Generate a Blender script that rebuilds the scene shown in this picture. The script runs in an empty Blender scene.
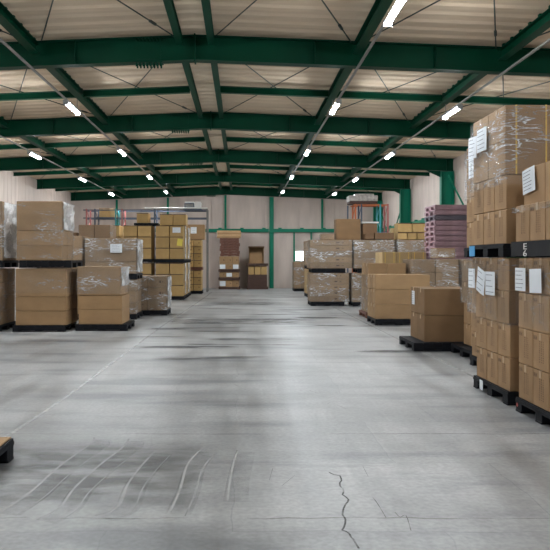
import bpy, bmesh, math, random
from mathutils import Vector, Matrix

C = bpy.context.scene.collection
sc = bpy.context.scene
random.seed(7)
F = 713.0          # focal length in px of a 550 px frame
CH = 1.53          # camera height

# ------------------------------------------------------------------ camera
cam_d = bpy.data.cameras.new('camera')
cam_d.sensor_width = 36.0
cam_d.lens = F / 550.0 * 36.0
cam_d.shift_x = 34.0 / 550.0
cam_d.shift_y = -16.0 / 550.0
cam_d.clip_end = 200
cam = bpy.data.objects.new('camera', cam_d)
C.objects.link(cam)
cam.location = (0, 0, CH)
cam.rotation_euler = (math.radians(90), 0, 0)
sc.camera = cam

# ------------------------------------------------------------------ world, exposure
w = bpy.data.worlds.new('world'); sc.world = w; w.use_nodes = True
bg = w.node_tree.nodes['Background']
bg.inputs[0].default_value = (0.75, 0.85, 1.0, 1); bg.inputs[1].default_value = 0.05
sc.view_settings.view_transform = 'Standard'
sc.view_settings.look = 'None'
sc.view_settings.gamma = 1.0
sc.view_settings.use_curve_mapping = False
sc.view_settings.exposure = 0.0
LAMP = 320.0       # radiance of the lamp diffusers
DOOR_Y0, DOOR_Y1 = -8.0, -8.2

# ------------------------------------------------------------------ materials
def nodes_mat(name):
    m = bpy.data.materials.new(name); m.use_nodes = True
    nt = m.node_tree
    return m, nt, nt.nodes['Principled BSDF']
def N(nt, typ, **kw):
    n = nt.nodes.new(typ)
    for k, v in kw.items():
        if hasattr(n, k): setattr(n, k, v)
        else: n.inputs[k].default_value = v
    return n
def ramp(nt, src, stops):
    r = nt.nodes.new('ShaderNodeValToRGB')
    el = r.color_ramp.elements
    el[0].position, el[0].color = stops[0][0], (*stops[0][1], 1)
    el[1].position, el[1].color = stops[-1][0], (*stops[-1][1], 1)
    for p, c in stops[1:-1]:
        e = el.new(p); e.color = (*c, 1)
    nt.links.new(src, r.inputs[0]); return r.outputs[0]
def coords(nt, scale=(1,1,1), kind='Object'):
    t = nt.nodes.new('ShaderNodeTexCoord'); mp = nt.nodes.new('ShaderNodeMapping')
    nt.links.new(t.outputs[kind], mp.inputs[0]); mp.inputs['Scale'].default_value = scale
    return mp.outputs[0]
def plain(name, col, rough=0.5, metal=0.0, var=0.12, scale=6.0, bump=0.0, mscale=(1,1,1), spec=0.5):
    m, nt, b = nodes_mat(name)
    n = N(nt, 'ShaderNodeTexNoise'); n.inputs['Scale'].default_value = scale; n.inputs['Detail'].default_value = 5
    nt.links.new(coords(nt, mscale), n.inputs['Vector'])
    lo = tuple(c * (1 - var) for c in col); hi = tuple(min(1, c * (1 + var)) for c in col)
    nt.links.new(ramp(nt, n.outputs['Fac'], [(0.3, lo), (0.7, hi)]), b.inputs['Base Color'])
    b.inputs['Roughness'].default_value = rough; b.inputs['Metallic'].default_value = metal
    b.inputs['Specular IOR Level'].default_value = spec
    if bump:
        bp = nt.nodes.new('ShaderNodeBump'); bp.inputs['Strength'].default_value = bump; bp.inputs['Distance'].default_value = 0.01
        nt.links.new(n.outputs['Fac'], bp.inputs['Height']); nt.links.new(bp.outputs[0], b.inputs['Normal'])
    return m
def cardboard(name, col, var=0.1):
    m, nt, b = nodes_mat(name)
    n = N(nt, 'ShaderNodeTexNoise'); n.inputs['Scale'].default_value = 3.0; n.inputs['Detail'].default_value = 6
    nt.links.new(coords(nt, (1, 1, 1.6)), n.inputs['Vector'])
    base = ramp(nt, n.outputs['Fac'], [(0.3, tuple(c*(1-var) for c in col)), (0.72, tuple(c*(1+var) for c in col))])
    oi = nt.nodes.new('ShaderNodeObjectInfo')
    mr = nt.nodes.new('ShaderNodeMapRange'); mr.inputs['To Min'].default_value = 0.86; mr.inputs['To Max'].default_value = 1.12
    nt.links.new(oi.outputs['Random'], mr.inputs['Value'])
    mx = nt.nodes.new('ShaderNodeVectorMath'); mx.operation = 'SCALE'
    nt.links.new(base, mx.inputs[0]); nt.links.new(mr.outputs[0], mx.inputs['Scale'])
    nt.links.new(mx.outputs[0], b.inputs['Base Color'])
    wv = nt.nodes.new('ShaderNodeTexWave'); wv.inputs['Scale'].default_value = 60; wv.bands_direction = 'X'
    nt.links.new(coords(nt), wv.inputs['Vector'])
    bp = nt.nodes.new('ShaderNodeBump'); bp.inputs['Strength'].default_value = 0.05; bp.inputs['Distance'].default_value = 0.002
    nt.links.new(wv.outputs['Fac'], bp.inputs['Height']); nt.links.new(bp.outputs[0], b.inputs['Normal'])
    b.inputs['Roughness'].default_value = 0.75; b.inputs['Specular IOR Level'].default_value = 0.25
    return m
M = {}
M['brown'] = cardboard('cardboard_brown', (0.310, 0.196, 0.102))
M['tan'] = cardboard('cardboard_tan', (0.345, 0.217, 0.112))
M['warm'] = cardboard('cardboard_warm', (0.335, 0.210, 0.112))
M['yellow'] = cardboard('cardboard_yellow', (0.455, 0.300, 0.125))
M['deep'] = cardboard('cardboard_shaded', (0.215, 0.130, 0.066))  # brown darkened to carry the shade of fronts facing the camera
M['grey'] = cardboard('cardboard_greyed', (0.265, 0.172, 0.094))
M['dark'] = cardboard('cardboard_dark', (0.17, 0.10, 0.055))
M['straw'] = cardboard('cardboard_straw', (0.46, 0.325, 0.165))
M['tape'] = plain('packing_tape', (0.42, 0.27, 0.14), 0.3, var=0.05)
M['ink'] = plain('box_ink', (0.09, 0.052, 0.03), 0.8, var=0.05)
M['black_plastic'] = plain('black_plastic', (0.007, 0.008, 0.011), 0.6, var=0.3, scale=9, spec=0.2)
M['purple_plastic'] = plain('purple_plastic', (0.31, 0.19, 0.22), 0.5, var=0.15)
M['grey_plastic'] = plain('slate_plastic', (0.10, 0.085, 0.11), 0.5, var=0.15)
M['red_wood'] = plain('reddish_wood', (0.14, 0.06, 0.04), 0.7, var=0.3, mscale=(1, 8, 8))
M['pale_wood'] = plain('pale_wood', (0.50, 0.32, 0.16), 0.7, var=0.2, mscale=(1, 8, 8))
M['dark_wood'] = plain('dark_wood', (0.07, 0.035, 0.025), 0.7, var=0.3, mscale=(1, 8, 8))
M['dull_white'] = plain('film_covered_goods', (0.42, 0.39, 0.36), 0.35, var=0.35, scale=9, bump=0.6)
M['paper'] = plain('paper', (0.72, 0.76, 0.80), 0.6, var=0.03)
M['paper_ink'] = plain('paper_ink', (0.12, 0.13, 0.17), 0.7, var=0.02)
M['yellow_paper'] = plain('yellow_paper', (0.75, 0.60, 0.10), 0.6, var=0.05)
M['strap'] = plain('yellow_strap', (0.78, 0.52, 0.10), 0.35, var=0.05)
M['blue'] = plain('blue_tag', (0.05, 0.30, 0.60), 0.5, var=0.05)
M['red'] = plain('red_paint', (0.42, 0.06, 0.05), 0.5, var=0.1)
M['pinkred'] = plain('faded_red_paint', (0.42, 0.14, 0.13), 0.5, var=0.1)
M['orange'] = plain('orange_paint', (0.50, 0.13, 0.04), 0.45, var=0.08)
M['teal'] = plain('teal_paint', (0.05, 0.30, 0.33), 0.45, var=0.08)
M['slate'] = plain('slate_paint', (0.07, 0.09, 0.13), 0.45, var=0.1)
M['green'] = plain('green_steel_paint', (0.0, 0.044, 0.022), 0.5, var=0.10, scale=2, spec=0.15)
M['lit_green'] = plain('lit_green_paint', (0.002, 0.17, 0.10), 0.45, var=0.10, scale=2, spec=0.25)  # same steel green, brightened to paint in the light on columns and rails
M['rod'] = plain('dark_rod_steel', (0.03, 0.045, 0.04), 0.5, var=0.1)
M['conduit'] = plain('conduit_paint', (0.20, 0.20, 0.19), 0.4, var=0.1)
M['white_metal'] = plain('white_enamel', (0.75, 0.75, 0.73), 0.4, var=0.03)
M['ceiling'] = plain('ceiling_sheet', (0.64, 0.52, 0.385), 0.85, var=0.10, scale=0.8, mscale=(0.3, 3, 1))
M['line'] = plain('worn_line_paint', (0.48, 0.50, 0.52), 0.6, var=0.2)
M['wall_line'] = plain('wall_seam', (0.16, 0.13, 0.115), 0.8, var=0.1)

def wall_mat(name, col):
    m, nt, b = nodes_mat(name)
    n = N(nt, 'ShaderNodeTexNoise'); n.inputs['Scale'].default_value = 1.3; n.inputs['Detail'].default_value = 5
    nt.links.new(coords(nt, (2.5, 2.5, 0.5)), n.inputs['Vector'])
    nt.links.new(ramp(nt, n.outputs['Fac'], [(0.3, tuple(c*0.88 for c in col)), (0.7, tuple(c*1.08 for c in col))]), b.inputs['Base Color'])
    b.inputs['Roughness'].default_value = 0.7
    return m
M['wall'] = wall_mat('wall_panel', (0.55, 0.465, 0.415))

def floor_mat():
    m, nt, b = nodes_mat('concrete_floor')
    L = nt.links.new
    n1 = N(nt, 'ShaderNodeTexNoise'); n1.inputs['Scale'].default_value = 0.55; n1.inputs['Detail'].default_value = 8; n1.inputs['Roughness'].default_value = 0.62
    L(coords(nt, (0.7, 1.0, 1)), n1.inputs['Vector'])
    c1 = ramp(nt, n1.outputs['Fac'], [(0.30, (0.200, 0.200, 0.198)), (0.50, (0.340, 0.343, 0.343)), (0.72, (0.475, 0.478, 0.472))])
    # streaks running along the aisle and across it
    n2 = N(nt, 'ShaderNodeTexNoise'); n2.inputs['Scale'].default_value = 1.0; n2.inputs['Detail'].default_value = 6
    L(coords(nt, (4.5, 0.5, 1)), n2.inputs['Vector'])
    s2 = ramp(nt, n2.outputs['Fac'], [(0.36, (0.80, 0.80, 0.80)), (0.60, (1.05, 1.05, 1.05))])
    n3 = N(nt, 'ShaderNodeTexNoise'); n3.inputs['Scale'].default_value = 1.0; n3.inputs['Detail'].default_value = 5
    L(coords(nt, (0.5, 2.2, 1)), n3.inputs['Vector'])
    s3 = ramp(nt, n3.outputs['Fac'], [(0.34, (0.66, 0.67, 0.69)), (0.46, (0.98, 0.98, 0.98)), (0.7, (1.05, 1.05, 1.04))])
    n4 = N(nt, 'ShaderNodeTexNoise'); n4.inputs['Scale'].default_value = 28; n4.inputs['Detail'].default_value = 5
    L(coords(nt), n4.inputs['Vector'])
    s4 = ramp(nt, n4.outputs['Fac'], [(0.3, (0.82, 0.82, 0.82)), (0.7, (1.10, 1.10, 1.10))])
    # worn rectangular patches (old pallet marks)
    br = nt.nodes.new('ShaderNodeTexBrick'); br.inputs['Scale'].default_value = 1.0
    br.inputs['Color1'].default_value = (1.04, 1.04, 1.04, 1); br.inputs['Color2'].default_value = (0.88, 0.89, 0.90, 1)
    br.inputs['Mortar'].default_value = (0.80, 0.81, 0.82, 1); br.inputs['Mortar Size'].default_value = 0.006
    br.inputs['Mortar Smooth'].default_value = 0.5
    br.inputs['Brick Width'].default_value = 1.9; br.inputs['Row Height'].default_value = 1.35; br.offset = 0.37
    dn = N(nt, 'ShaderNodeTexNoise'); dn.inputs['Scale'].default_value = 2.5
    cc = coords(nt, (1, 1, 1)); L(cc, dn.inputs['Vector'])
    ad = nt.nodes.new('ShaderNodeVectorMath'); ad.operation = 'MULTIPLY_ADD'; ad.inputs[1].default_value = (0.10, 0.10, 0)
    L(dn.outputs['Color'], ad.inputs[0]); L(cc, ad.inputs[2]); L(ad.outputs[0], br.inputs['Vector'])
    cur = c1
    for s in (s2, s3, s4, br.outputs['Color']):
        mx = nt.nodes.new('ShaderNodeMix'); mx.data_type = 'RGBA'; mx.blend_type = 'MULTIPLY'; mx.inputs[0].default_value = 1.0
        if s is br.outputs['Color']: mx.inputs[0].default_value = 0.55
        L(cur, mx.inputs[6]); L(s, mx.inputs[7]); cur = mx.outputs[2]
    L(cur, b.inputs['Base Color'])
    rr = nt.nodes.new('ShaderNodeMapRange'); rr.inputs['To Min'].default_value = 0.32; rr.inputs['To Max'].default_value = 0.47
    rr.inputs['From Min'].default_value = 0.3; rr.inputs['From Max'].default_value = 0.7
    L(n2.outputs['Fac'], rr.inputs['Value']); L(rr.outputs[0], b.inputs['Roughness'])
    bp = nt.nodes.new('ShaderNodeBump'); bp.inputs['Strength'].default_value = 0.06; bp.inputs['Distance'].default_value = 0.01
    L(n1.outputs['Fac'], bp.inputs['Height']); L(bp.outputs[0], b.inputs['Normal'])
    b.inputs['Specular IOR Level'].default_value = 0.5
    return m
M['floor'] = floor_mat()

def overlay(name, col, alpha, scale=(6, 6, 1), lo=0.25, fade=False):
    m, nt, b = nodes_mat(name)
    L = nt.links.new
    out = nt.nodes['Material Output']
    tr = nt.nodes.new('ShaderNodeBsdfTransparent'); mx = nt.nodes.new('ShaderNodeMixShader')
    n = N(nt, 'ShaderNodeTexNoise'); n.inputs['Scale'].default_value = 1.0; n.inputs['Detail'].default_value = 6
    L(coords(nt, scale), n.inputs['Vector'])
    mr = nt.nodes.new('ShaderNodeMapRange'); mr.inputs['From Min'].default_value = 0.38; mr.inputs['From Max'].default_value = 0.62
    mr.inputs['To Max'].default_value = alpha; mr.inputs['To Min'].default_value = alpha * lo
    L(n.outputs['Fac'], mr.inputs['Value']); fac = mr.outputs[0]
    if fade:
        sx = nt.nodes.new('ShaderNodeSeparateXYZ'); L(coords(nt, kind='Generated'), sx.inputs[0])
        for ax in (0, 1):
            q = nt.nodes.new('ShaderNodeMath'); q.operation = 'PINGPONG'; L(sx.outputs[ax], q.inputs[0]); q.inputs[1].default_value = 0.5
            q2 = nt.nodes.new('ShaderNodeMapRange'); q2.interpolation_type = 'SMOOTHSTEP'; q2.inputs['From Max'].default_value = 0.3; L(q.outputs[0], q2.inputs['Value'])
            q3 = nt.nodes.new('ShaderNodeMath'); q3.operation = 'MULTIPLY'; L(fac, q3.inputs[0]); L(q2.outputs[0], q3.inputs[1]); fac = q3.outputs[0]
    L(fac, mx.inputs[0])
    L(tr.outputs[0], mx.inputs[1]); L(b.outputs[0], mx.inputs[2]); L(mx.outputs[0], out.inputs[0])
    b.inputs['Base Color'].default_value = (*col, 1); b.inputs['Roughness'].default_value = 0.5
    return m
M['scuff_light'] = overlay('light_scuff', (0.66, 0.66, 0.65), 0.45, lo=0.75)
M['skid'] = overlay('skid_smear', (0.10, 0.10, 0.105), 0.75, (1.0, 4, 1), 0.15, True)
M['grime'] = overlay('grime', (0.12, 0.12, 0.12), 0.62, (2.2, 5, 1), 0.25, True)
M['scuff_dark'] = overlay('rubber_scuff', (0.13, 0.135, 0.14), 0.13)
M['crack'] = overlay('crack_dark', (0.03, 0.03, 0.03), 0.95)
M['faint_line'] = overlay('faint_line_paint', (0.60, 0.61, 0.60), 0.6)
M['joint'] = overlay('floor_joint_dark', (0.11, 0.11, 0.11), 0.5, (2, 2, 1), 0.0)

def wrap_mat(name, base, streak, seed):
    m, nt, b = nodes_mat(name)
    L = nt.links.new
    out = nt.nodes['Material Output']
    tr = nt.nodes.new('ShaderNodeBsdfTransparent'); tr.inputs[0].default_value = (0.95, 0.96, 0.97, 1)
    mx = nt.nodes.new('ShaderNodeMixShader')
    def noise(sc_, det, dist, w_):
        n = N(nt, 'ShaderNodeTexNoise'); n.inputs['Scale'].default_value = 1.0; n.inputs['Detail'].default_value = det
        n.inputs['Distortion'].default_value = dist; n.noise_dimensions = '4D'; n.inputs['W'].default_value = w_
        L(coords(nt, sc_), n.inputs['Vector']); return n.outputs['Fac']
    def rng(src, a0, a1, b0, b1):
        q = nt.nodes.new('ShaderNodeMapRange'); q.inputs['From Min'].default_value = a0; q.inputs['From Max'].default_value = a1
        q.inputs['To Min'].default_value = b0; q.inputs['To Max'].default_value = b1; L(src, q.inputs['Value']); return q.outputs[0]
    def math_(op, x, y):
        q = nt.nodes.new('ShaderNodeMath'); q.operation = op; q.use_clamp = op == 'ADD'
        for k_, v_ in ((0, x), (1, y)):
            if isinstance(v_, (int, float)): q.inputs[k_].default_value = v_
            else: L(v_, q.inputs[k_])
        return q.outputs[0]
    # highlights painted white along creases, in patches: a line lies where a stretched noise crosses its middle value
    glint = math_('ABSOLUTE', math_('SUBTRACT', noise((2.3, 2.3, 12.0), 5, 1.6, seed), 0.5), 0.0)
    glint = rng(glint, 0.003, 0.026, 1.0, 0.0)
    mask = rng(noise((1.2, 1.2, 2.6), 3, 0.6, seed + 7), 0.49, 0.62, 0.0, 1.0)
    fac = math_('ADD', math_('MULTIPLY', math_('MULTIPLY', glint, mask), streak), math_('ADD', math_('MULTIPLY', mask, base * 1.3), base))
    L(fac, mx.inputs[0])
    L(tr.outputs[0], mx.inputs[1]); L(b.outputs[0], mx.inputs[2]); L(mx.outputs[0], out.inputs[0])
    b.inputs['Base Color'].default_value = (0.88, 0.90, 0.92, 1); b.inputs['Roughness'].default_value = 0.12
    b.inputs['Specular IOR Level'].default_value = 1.0
    n2 = N(nt, 'ShaderNodeTexNoise'); n2.inputs['Scale'].default_value = 1.0; n2.inputs['Detail'].default_value = 4; n2.inputs['Distortion'].default_value = 1.5
    L(coords(nt, (9, 9, 22)), n2.inputs['Vector'])
    bp = nt.nodes.new('ShaderNodeBump'); bp.inputs['Strength'].default_value = 1.0; bp.inputs['Distance'].default_value = 0.02
    L(n2.outputs['Fac'], bp.inputs['Height']); L(bp.outputs[0], b.inputs['Normal'])
    return m
M['wrap1'] = wrap_mat('stretch_film', 0.06, 0.95, 1.0)
M['wrap2'] = wrap_mat('stretch_film_b', 0.055, 0.9, 5.3)
M['wrap3'] = wrap_mat('stretch_film_light', 0.03, 0.6, 9.1)

def emit(name, col, s):
    m = bpy.data.materials.new(name); m.use_nodes = True; nt = m.node_tree
    nt.nodes.remove(nt.nodes['Principled BSDF'])
    e = nt.nodes.new('ShaderNodeEmission'); e.inputs[0].default_value = (*col, 1); e.inputs[1].default_value = s
    nt.links.new(e.outputs[0], nt.nodes['Material Output'].inputs[0]); return m
M['lamp_body'] = plain('lamp_body', (0.35, 0.36, 0.37), 0.5, var=0.03)
M['lamp'] = emit('lamp_diffuser', (0.90, 0.96, 1.0), LAMP)
M['pane'] = emit('daylit_pane', (0.70, 0.88, 1.0), 45.0)

# ------------------------------------------------------------------ helpers
def mesh_of(bm, name, mat, smooth=False):
    me = bpy.data.meshes.new(name); bmesh.ops.recalc_face_normals(bm, faces=bm.faces) if smooth != 'keep' else None
    bm.to_mesh(me); bm.free()
    if mat: me.materials.append(mat if not isinstance(mat, str) else M[mat])
    if smooth is True:
        for p in me.polygons: p.use_smooth = True
    return me
def link(name, me, parent=None, loc=(0, 0, 0), rz=0.0):
    o = bpy.data.objects.new(name, me); C.objects.link(o)
    o.location = loc; o.rotation_euler = (0, 0, rz)
    if parent: o.parent = parent
    return o
def obj(name, bm, mat, parent=None, loc=(0, 0, 0), rz=0.0, smooth=False):
    return link(name, mesh_of(bm, name, mat, smooth), parent, loc, rz)
def tag(o, label, cat, group=None):
    o['label'] = label; o['category'] = cat
    if group: o['group'] = group
    return o
def thing(name, label, cat, loc=(0, 0, 0), rz=0.0, group=None):
    return tag(link(name, None, None, loc, rz), label, cat, group)
def structure(o, label=None):
    o['kind'] = 'structure'
    if label: o['label'] = label
    return o
def box(bm, x0, x1, y0, y1, z0, z1, bevel=0.0, seg=1):
    r = bmesh.ops.create_cube(bm, size=1.0)
    vs = r['verts']
    for v in vs:
        v.co = Vector(((x0+x1)/2 + v.co.x*(x1-x0), (y0+y1)/2 + v.co.y*(y1-y0), (z0+z1)/2 + v.co.z*(z1-z0)))
    if bevel:
        es = list({e for v in vs for e in v.link_edges})
        bmesh.ops.bevel(bm, geom=es, offset=bevel, segments=seg, affect='EDGES', profile=0.7)
    return bm
def B(*a, **k):
    return box(bmesh.new(), *a, **k)
def prism(bm, p0, p1, poly, u, v):
    """poly = list of (a,b) offsets along vectors u, v"""
    p0, p1, u, v = map(Vector, (p0, p1, u, v))
    a = [bm.verts.new(p0 + u*s + v*t) for s, t in poly]
    b = [bm.verts.new(p1 + u*s + v*t) for s, t in poly]
    n = len(poly)
    for i in range(n):
        bm.faces.new((a[i], a[(i+1) % n], b[(i+1) % n], b[i]))
    bm.faces.new(a[::-1]); bm.faces.new(b)
    return bm
def ibeam(bm, p0, p1, wv, hv, wd, ht, tf=0.016, tw=0.012):
    """I section: wv = flange direction, hv = web direction, centred on the p0-p1 axis"""
    a, h, f, t = wd/2, ht/2, tf, tw/2
    poly = [(-a,-h),(a,-h),(a,-h+f),(t,-h+f),(t,h-f),(a,h-f),(a,h),(-a,h),(-a,h-f),(-t,h-f),(-t,-h+f),(-a,-h+f)]
    return prism(bm, p0, p1, poly, wv, hv)
def tube(bm, p0, p1, r, n=8):
    p0, p1 = Vector(p0), Vector(p1); d = (p1-p0).normalized()
    u = d.orthogonal().normalized(); v = d.cross(u)
    return prism(bm, p0, p1, [(r*math.cos(2*math.pi*i/n), r*math.sin(2*math.pi*i/n)) for i in range(n)], u, v)

# ------------------------------------------------------------------ the building
XL, XR, YB, YF, RX = -8.9, 7.38, 37.42, -7.0, -0.78
RIDGE, SLOPE = 5.33, 0.040
def roof(x): return RIDGE - SLOPE*abs(x - RX)
FR = [12.1 + 6.3*i for i in range(5)]; FR[4] = 37.2
BAYS = [(5.8, FR[0])] + [(FR[i], FR[i+1]) for i in range(4)]
BAYN = ['in the bay nearest the camera', 'between the first and second roof frames', 'between the second and third roof frames',
        'between the third and fourth roof frames', 'in the bay at the far wall']

floor = structure(obj('floor', B(XL-0.1, XR+0.1, YF, YB+0.1, -0.2, 0), 'floor'))
def px(x, y):      # a point of the floor seen at this direction from the camera
    Z = F*CH/(y-259.0); return (x-241.0)*Z/F, Z
def strip(name, pts, wd, mat, label, z=0.0012):
    bm = bmesh.new(); prev = None
    P = [Vector((a, b, 0)) for a, b in pts]
    # smooth polyline
    for i, p in enumerate(P):
        d = (P[min(i+1, len(P)-1)] - P[max(i-1, 0)]).normalized(); nrm = Vector((-d.y, d.x, 0))
        ww = wd * (1.0 if not isinstance(wd, tuple) else 1)
        a = bm.verts.new((p.x + nrm.x*ww/2, p.y + nrm.y*ww/2, z)); b_ = bm.verts.new((p.x - nrm.x*ww/2, p.y - nrm.y*ww/2, z))
        if prev: bm.faces.new((prev[1], b_, a, prev[0]))
        prev = (a, b_)
    o = obj(name, bm, mat, floor, smooth='keep'); o['label'] = label
    return o
def spline(pts, n=8):
    out = []
    for i in range(len(pts)-1):
        p0 = pts[max(i-1, 0)]; p1 = pts[i]; p2 = pts[i+1]; p3 = pts[min(i+2, len(pts)-1)]
        for k in range(n):
            t = k/n
            out.append(tuple(0.5*((2*p1[j]) + (-p0[j]+p2[j])*t + (2*p0[j]-5*p1[j]+4*p2[j]-p3[j])*t*t + (-p0[j]+3*p1[j]-3*p2[j]+p3[j])*t**3) for j in (0, 1)))
    out.append(pts[-1]); return out
def c7(x, y): return px(x/2, 300+y/2)
def c8(x, y): return px(275+x/2, 300+y/2)
marks = [[(0,425),(60,385),(110,340),(150,310),(185,285),(188,275)], [(75,440),(120,415),(150,375),(200,330),(245,295),(258,278)],
         [(190,432),(235,415),(255,370),(280,335),(310,303)], [(340,425),(360,380),(375,330),(400,300)], [(455,400),(462,350),(475,300)]]
for i, mk in enumerate(marks):
    pts = spline([c7(*p) for p in mk])
    strip('tyre_mark', pts, 0.017, 'scuff_light', 'pale curved tyre scuff on the concrete', 0.0016 + i*0.0001)
    pts2 = spline([c7(p[0]+16, p[1]+4) for p in mk])
    strip('tyre_mark', pts2, 0.16, 'scuff_dark', 'dark curved tyre band on the concrete', 0.0008 + i*0.0001)
    if i < 4:
        pts3 = spline([c7(p[0]+30, p[1]+8) for p in mk])
        strip('tyre_mark', pts3, 0.008, 'scuff_light', 'pale curved tyre scuff on the concrete', 0.0021 + i*0.0001)
ck = [(108,345),(118,350),(130,352),(133,362),(130,372),(136,378),(135,390),(147,400),(142,408),(137,418),(135,430),(141,440),(138,455),(134,461),(146,466),(152,475),(160,485),(168,498)]
cpts = [c8(*p) for p in ck]; jag = []
random.seed(3)
for a, b_ in zip(cpts, cpts[1:]):
    jag += [a, ((a[0]+b_[0])/2 + random.uniform(-.006, .006), (a[1]+b_[1])/2 + random.uniform(-.01, .01))]
strip('floor_crack', jag + [cpts[-1]], 0.011, 'crack', 'dark jagged crack in the concrete', 0.0026)
for seg in ([(240,425),(250,435),(262,432),(272,462)], [(195,395),(205,408),(222,436)]):
    strip('floor_crack', spline([c8(*p) for p in seg], 4), 0.004, 'crack', 'short hairline crack in the concrete', 0.0027)
strip('painted_line', [(-2.05, 5.2), (-1.93, 8), (-1.88, 11), (-1.80, 16), (-1.62, 22), (-1.42, 29), (-1.35, 33)], 0.05, 'faint_line', 'worn pale line along the left side of the aisle', 0.0030)
strip('painted_line', [(3.02, 8.0), (3.0, 13), (2.95, 20), (2.9, 32)], 0.05, 'faint_line', 'worn pale line along the right side of the aisle', 0.0031)
for yy, xa, xb in ((6.22, -2.2, 4.2), (4.20, -1.5, 2.6), (9.4, -6, 3), (13.2, -6, 5.5), (19.0, -3, 3.2), (25.5, -2, 2.2), (31.4, -1.5, 2.2)):
    strip('floor_joint', [(xa + (xb-xa)*k/30, yy + random.uniform(-.012, .012)) for k in range(31)], 0.014, 'joint', 'dark joint across the concrete', 0.0035)
random.seed(11)
for k in range(34):      # worn skid patches across the aisle
    yy = random.uniform(11.0, 30); xx = random.uniform(-2.4, 2.0); ln = random.uniform(0.5, 2.2)
    strip('skid_mark', [(xx, yy), (xx+ln/2, yy+random.uniform(-.05, .05)), (xx+ln, yy)], random.uniform(0.15, 0.6), 'skid', 'dark skid smear on the concrete', 0.0038 + k*0.0001)
for k in range(20):      # little scratches in the foreground
    yy = random.uniform(4.0, 11); xx = random.uniform(-1.8, 2.6); a = random.uniform(-.5, .5); ln = random.uniform(0.04, 0.3)
    strip('scratch', [(xx, yy), (xx+ln*math.sin(a), yy+ln*math.cos(a))], random.uniform(0.003, 0.006), random.choice(['joint', 'scuff_light']), 'small scratch in the concrete', 0.0056 + k*0.0001)

def ribbed(name, mat, axis, a0, a1, fn):
    pass
def corrugated_roof():
    bm = bmesh.new(); per = 0.36
    prof = [(0, 0), (0.13, 0), (0.17, 0.03), (0.31, 0.03), (0.36, 0)]
    ys = []; y = YF
    while y < YB:
        for dy, dz in prof[:-1]: ys.append((y+dy, dz))
        y += per
    ys.append((y, 0))
    for xa, xb in ((XL-0.1, RX), (RX, XR+0.1)):
        pa = None
        for yy, dz in ys:
            v = [bm.verts.new((xa, yy, roof(xa)+0.0+dz)), bm.verts.new((xb, yy, roof(xb)+0.0+dz)),
                 bm.verts.new((xa, yy, roof(xa)+0.12)), bm.verts.new((xb, yy, roof(xb)+0.12))]
            if pa:
                bm.faces.new((pa[0], v[0], v[1], pa[1])); bm.faces.new((pa[2], pa[3], v[3], v[2]))
            pa = v
    return bm
structure(obj('ceiling', corrugated_roof(), 'ceiling', smooth='keep'))

def panel_wall(name, along, a0, a1, fixed, sgn, z1fn, label, parent=None, pitch=0.92, holes=()):
    """wall of vertical panels with a recessed seam every pitch; along 'x' or 'y'"""
    bm = bmesh.new(); t = 0.1; n = int((a1-a0)/pitch)+1
    cuts = [a0]
    a = a0
    while a + pitch < a1 - 0.02:
        a += pitch; cuts += [a-0.012, a+0.012]
    cuts.append(a1)
    for i in range(0, len(cuts)-1):
        c0, c1 = cuts[i], cuts[i+1]; rec = 0.025 if i % 2 else 0.0
        f0, f1 = fixed + sgn*rec, fixed + sgn*t
        lo, hi = min(f0, f1), max(f0, f1)
        zt = min(z1fn(c0), z1fn(c1))
        if along == 'x': box(bm, c0, c1, lo, hi, 0, zt)
        else: box(bm, lo, hi, c0, c1, 0, zt)
    o = obj(name, bm, 'wall'); structure(o, label); return o
wf = panel_wall('wall_back', 'x', XL, XR, YB, 1, lambda x: roof(x)+0.02, 'far wall of pinkish beige vertical panels')
wl = panel_wall('wall_left', 'y', YF, YB, XL, -1, lambda y: roof(XL)+0.02, 'left wall of beige vertical panels', pitch=0.45)
wr = panel_wall('wall_right', 'y', YF, YB, XR, 1, lambda y: roof(XR)+0.02, 'right wall of pale beige panels')

strip('worn_patch', [(-2.9, 5.15), (-1.2, 5.15), (0.1, 5.15)], 1.95, 'grime', 'darker tyre worn patch of concrete', 0.0004)
strip('worn_patch', [(-2.3, 17.5), (0.2, 17.5), (2.2, 17.5)], 2.2, 'grime', 'darker dirty patch across the aisle', 0.0005)
strip('worn_patch', [(-1.6, 24.5), (0.2, 24.5), (2.0, 24.5)], 2.6, 'grime', 'darker dirty patch deep in the aisle', 0.0005)
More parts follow.
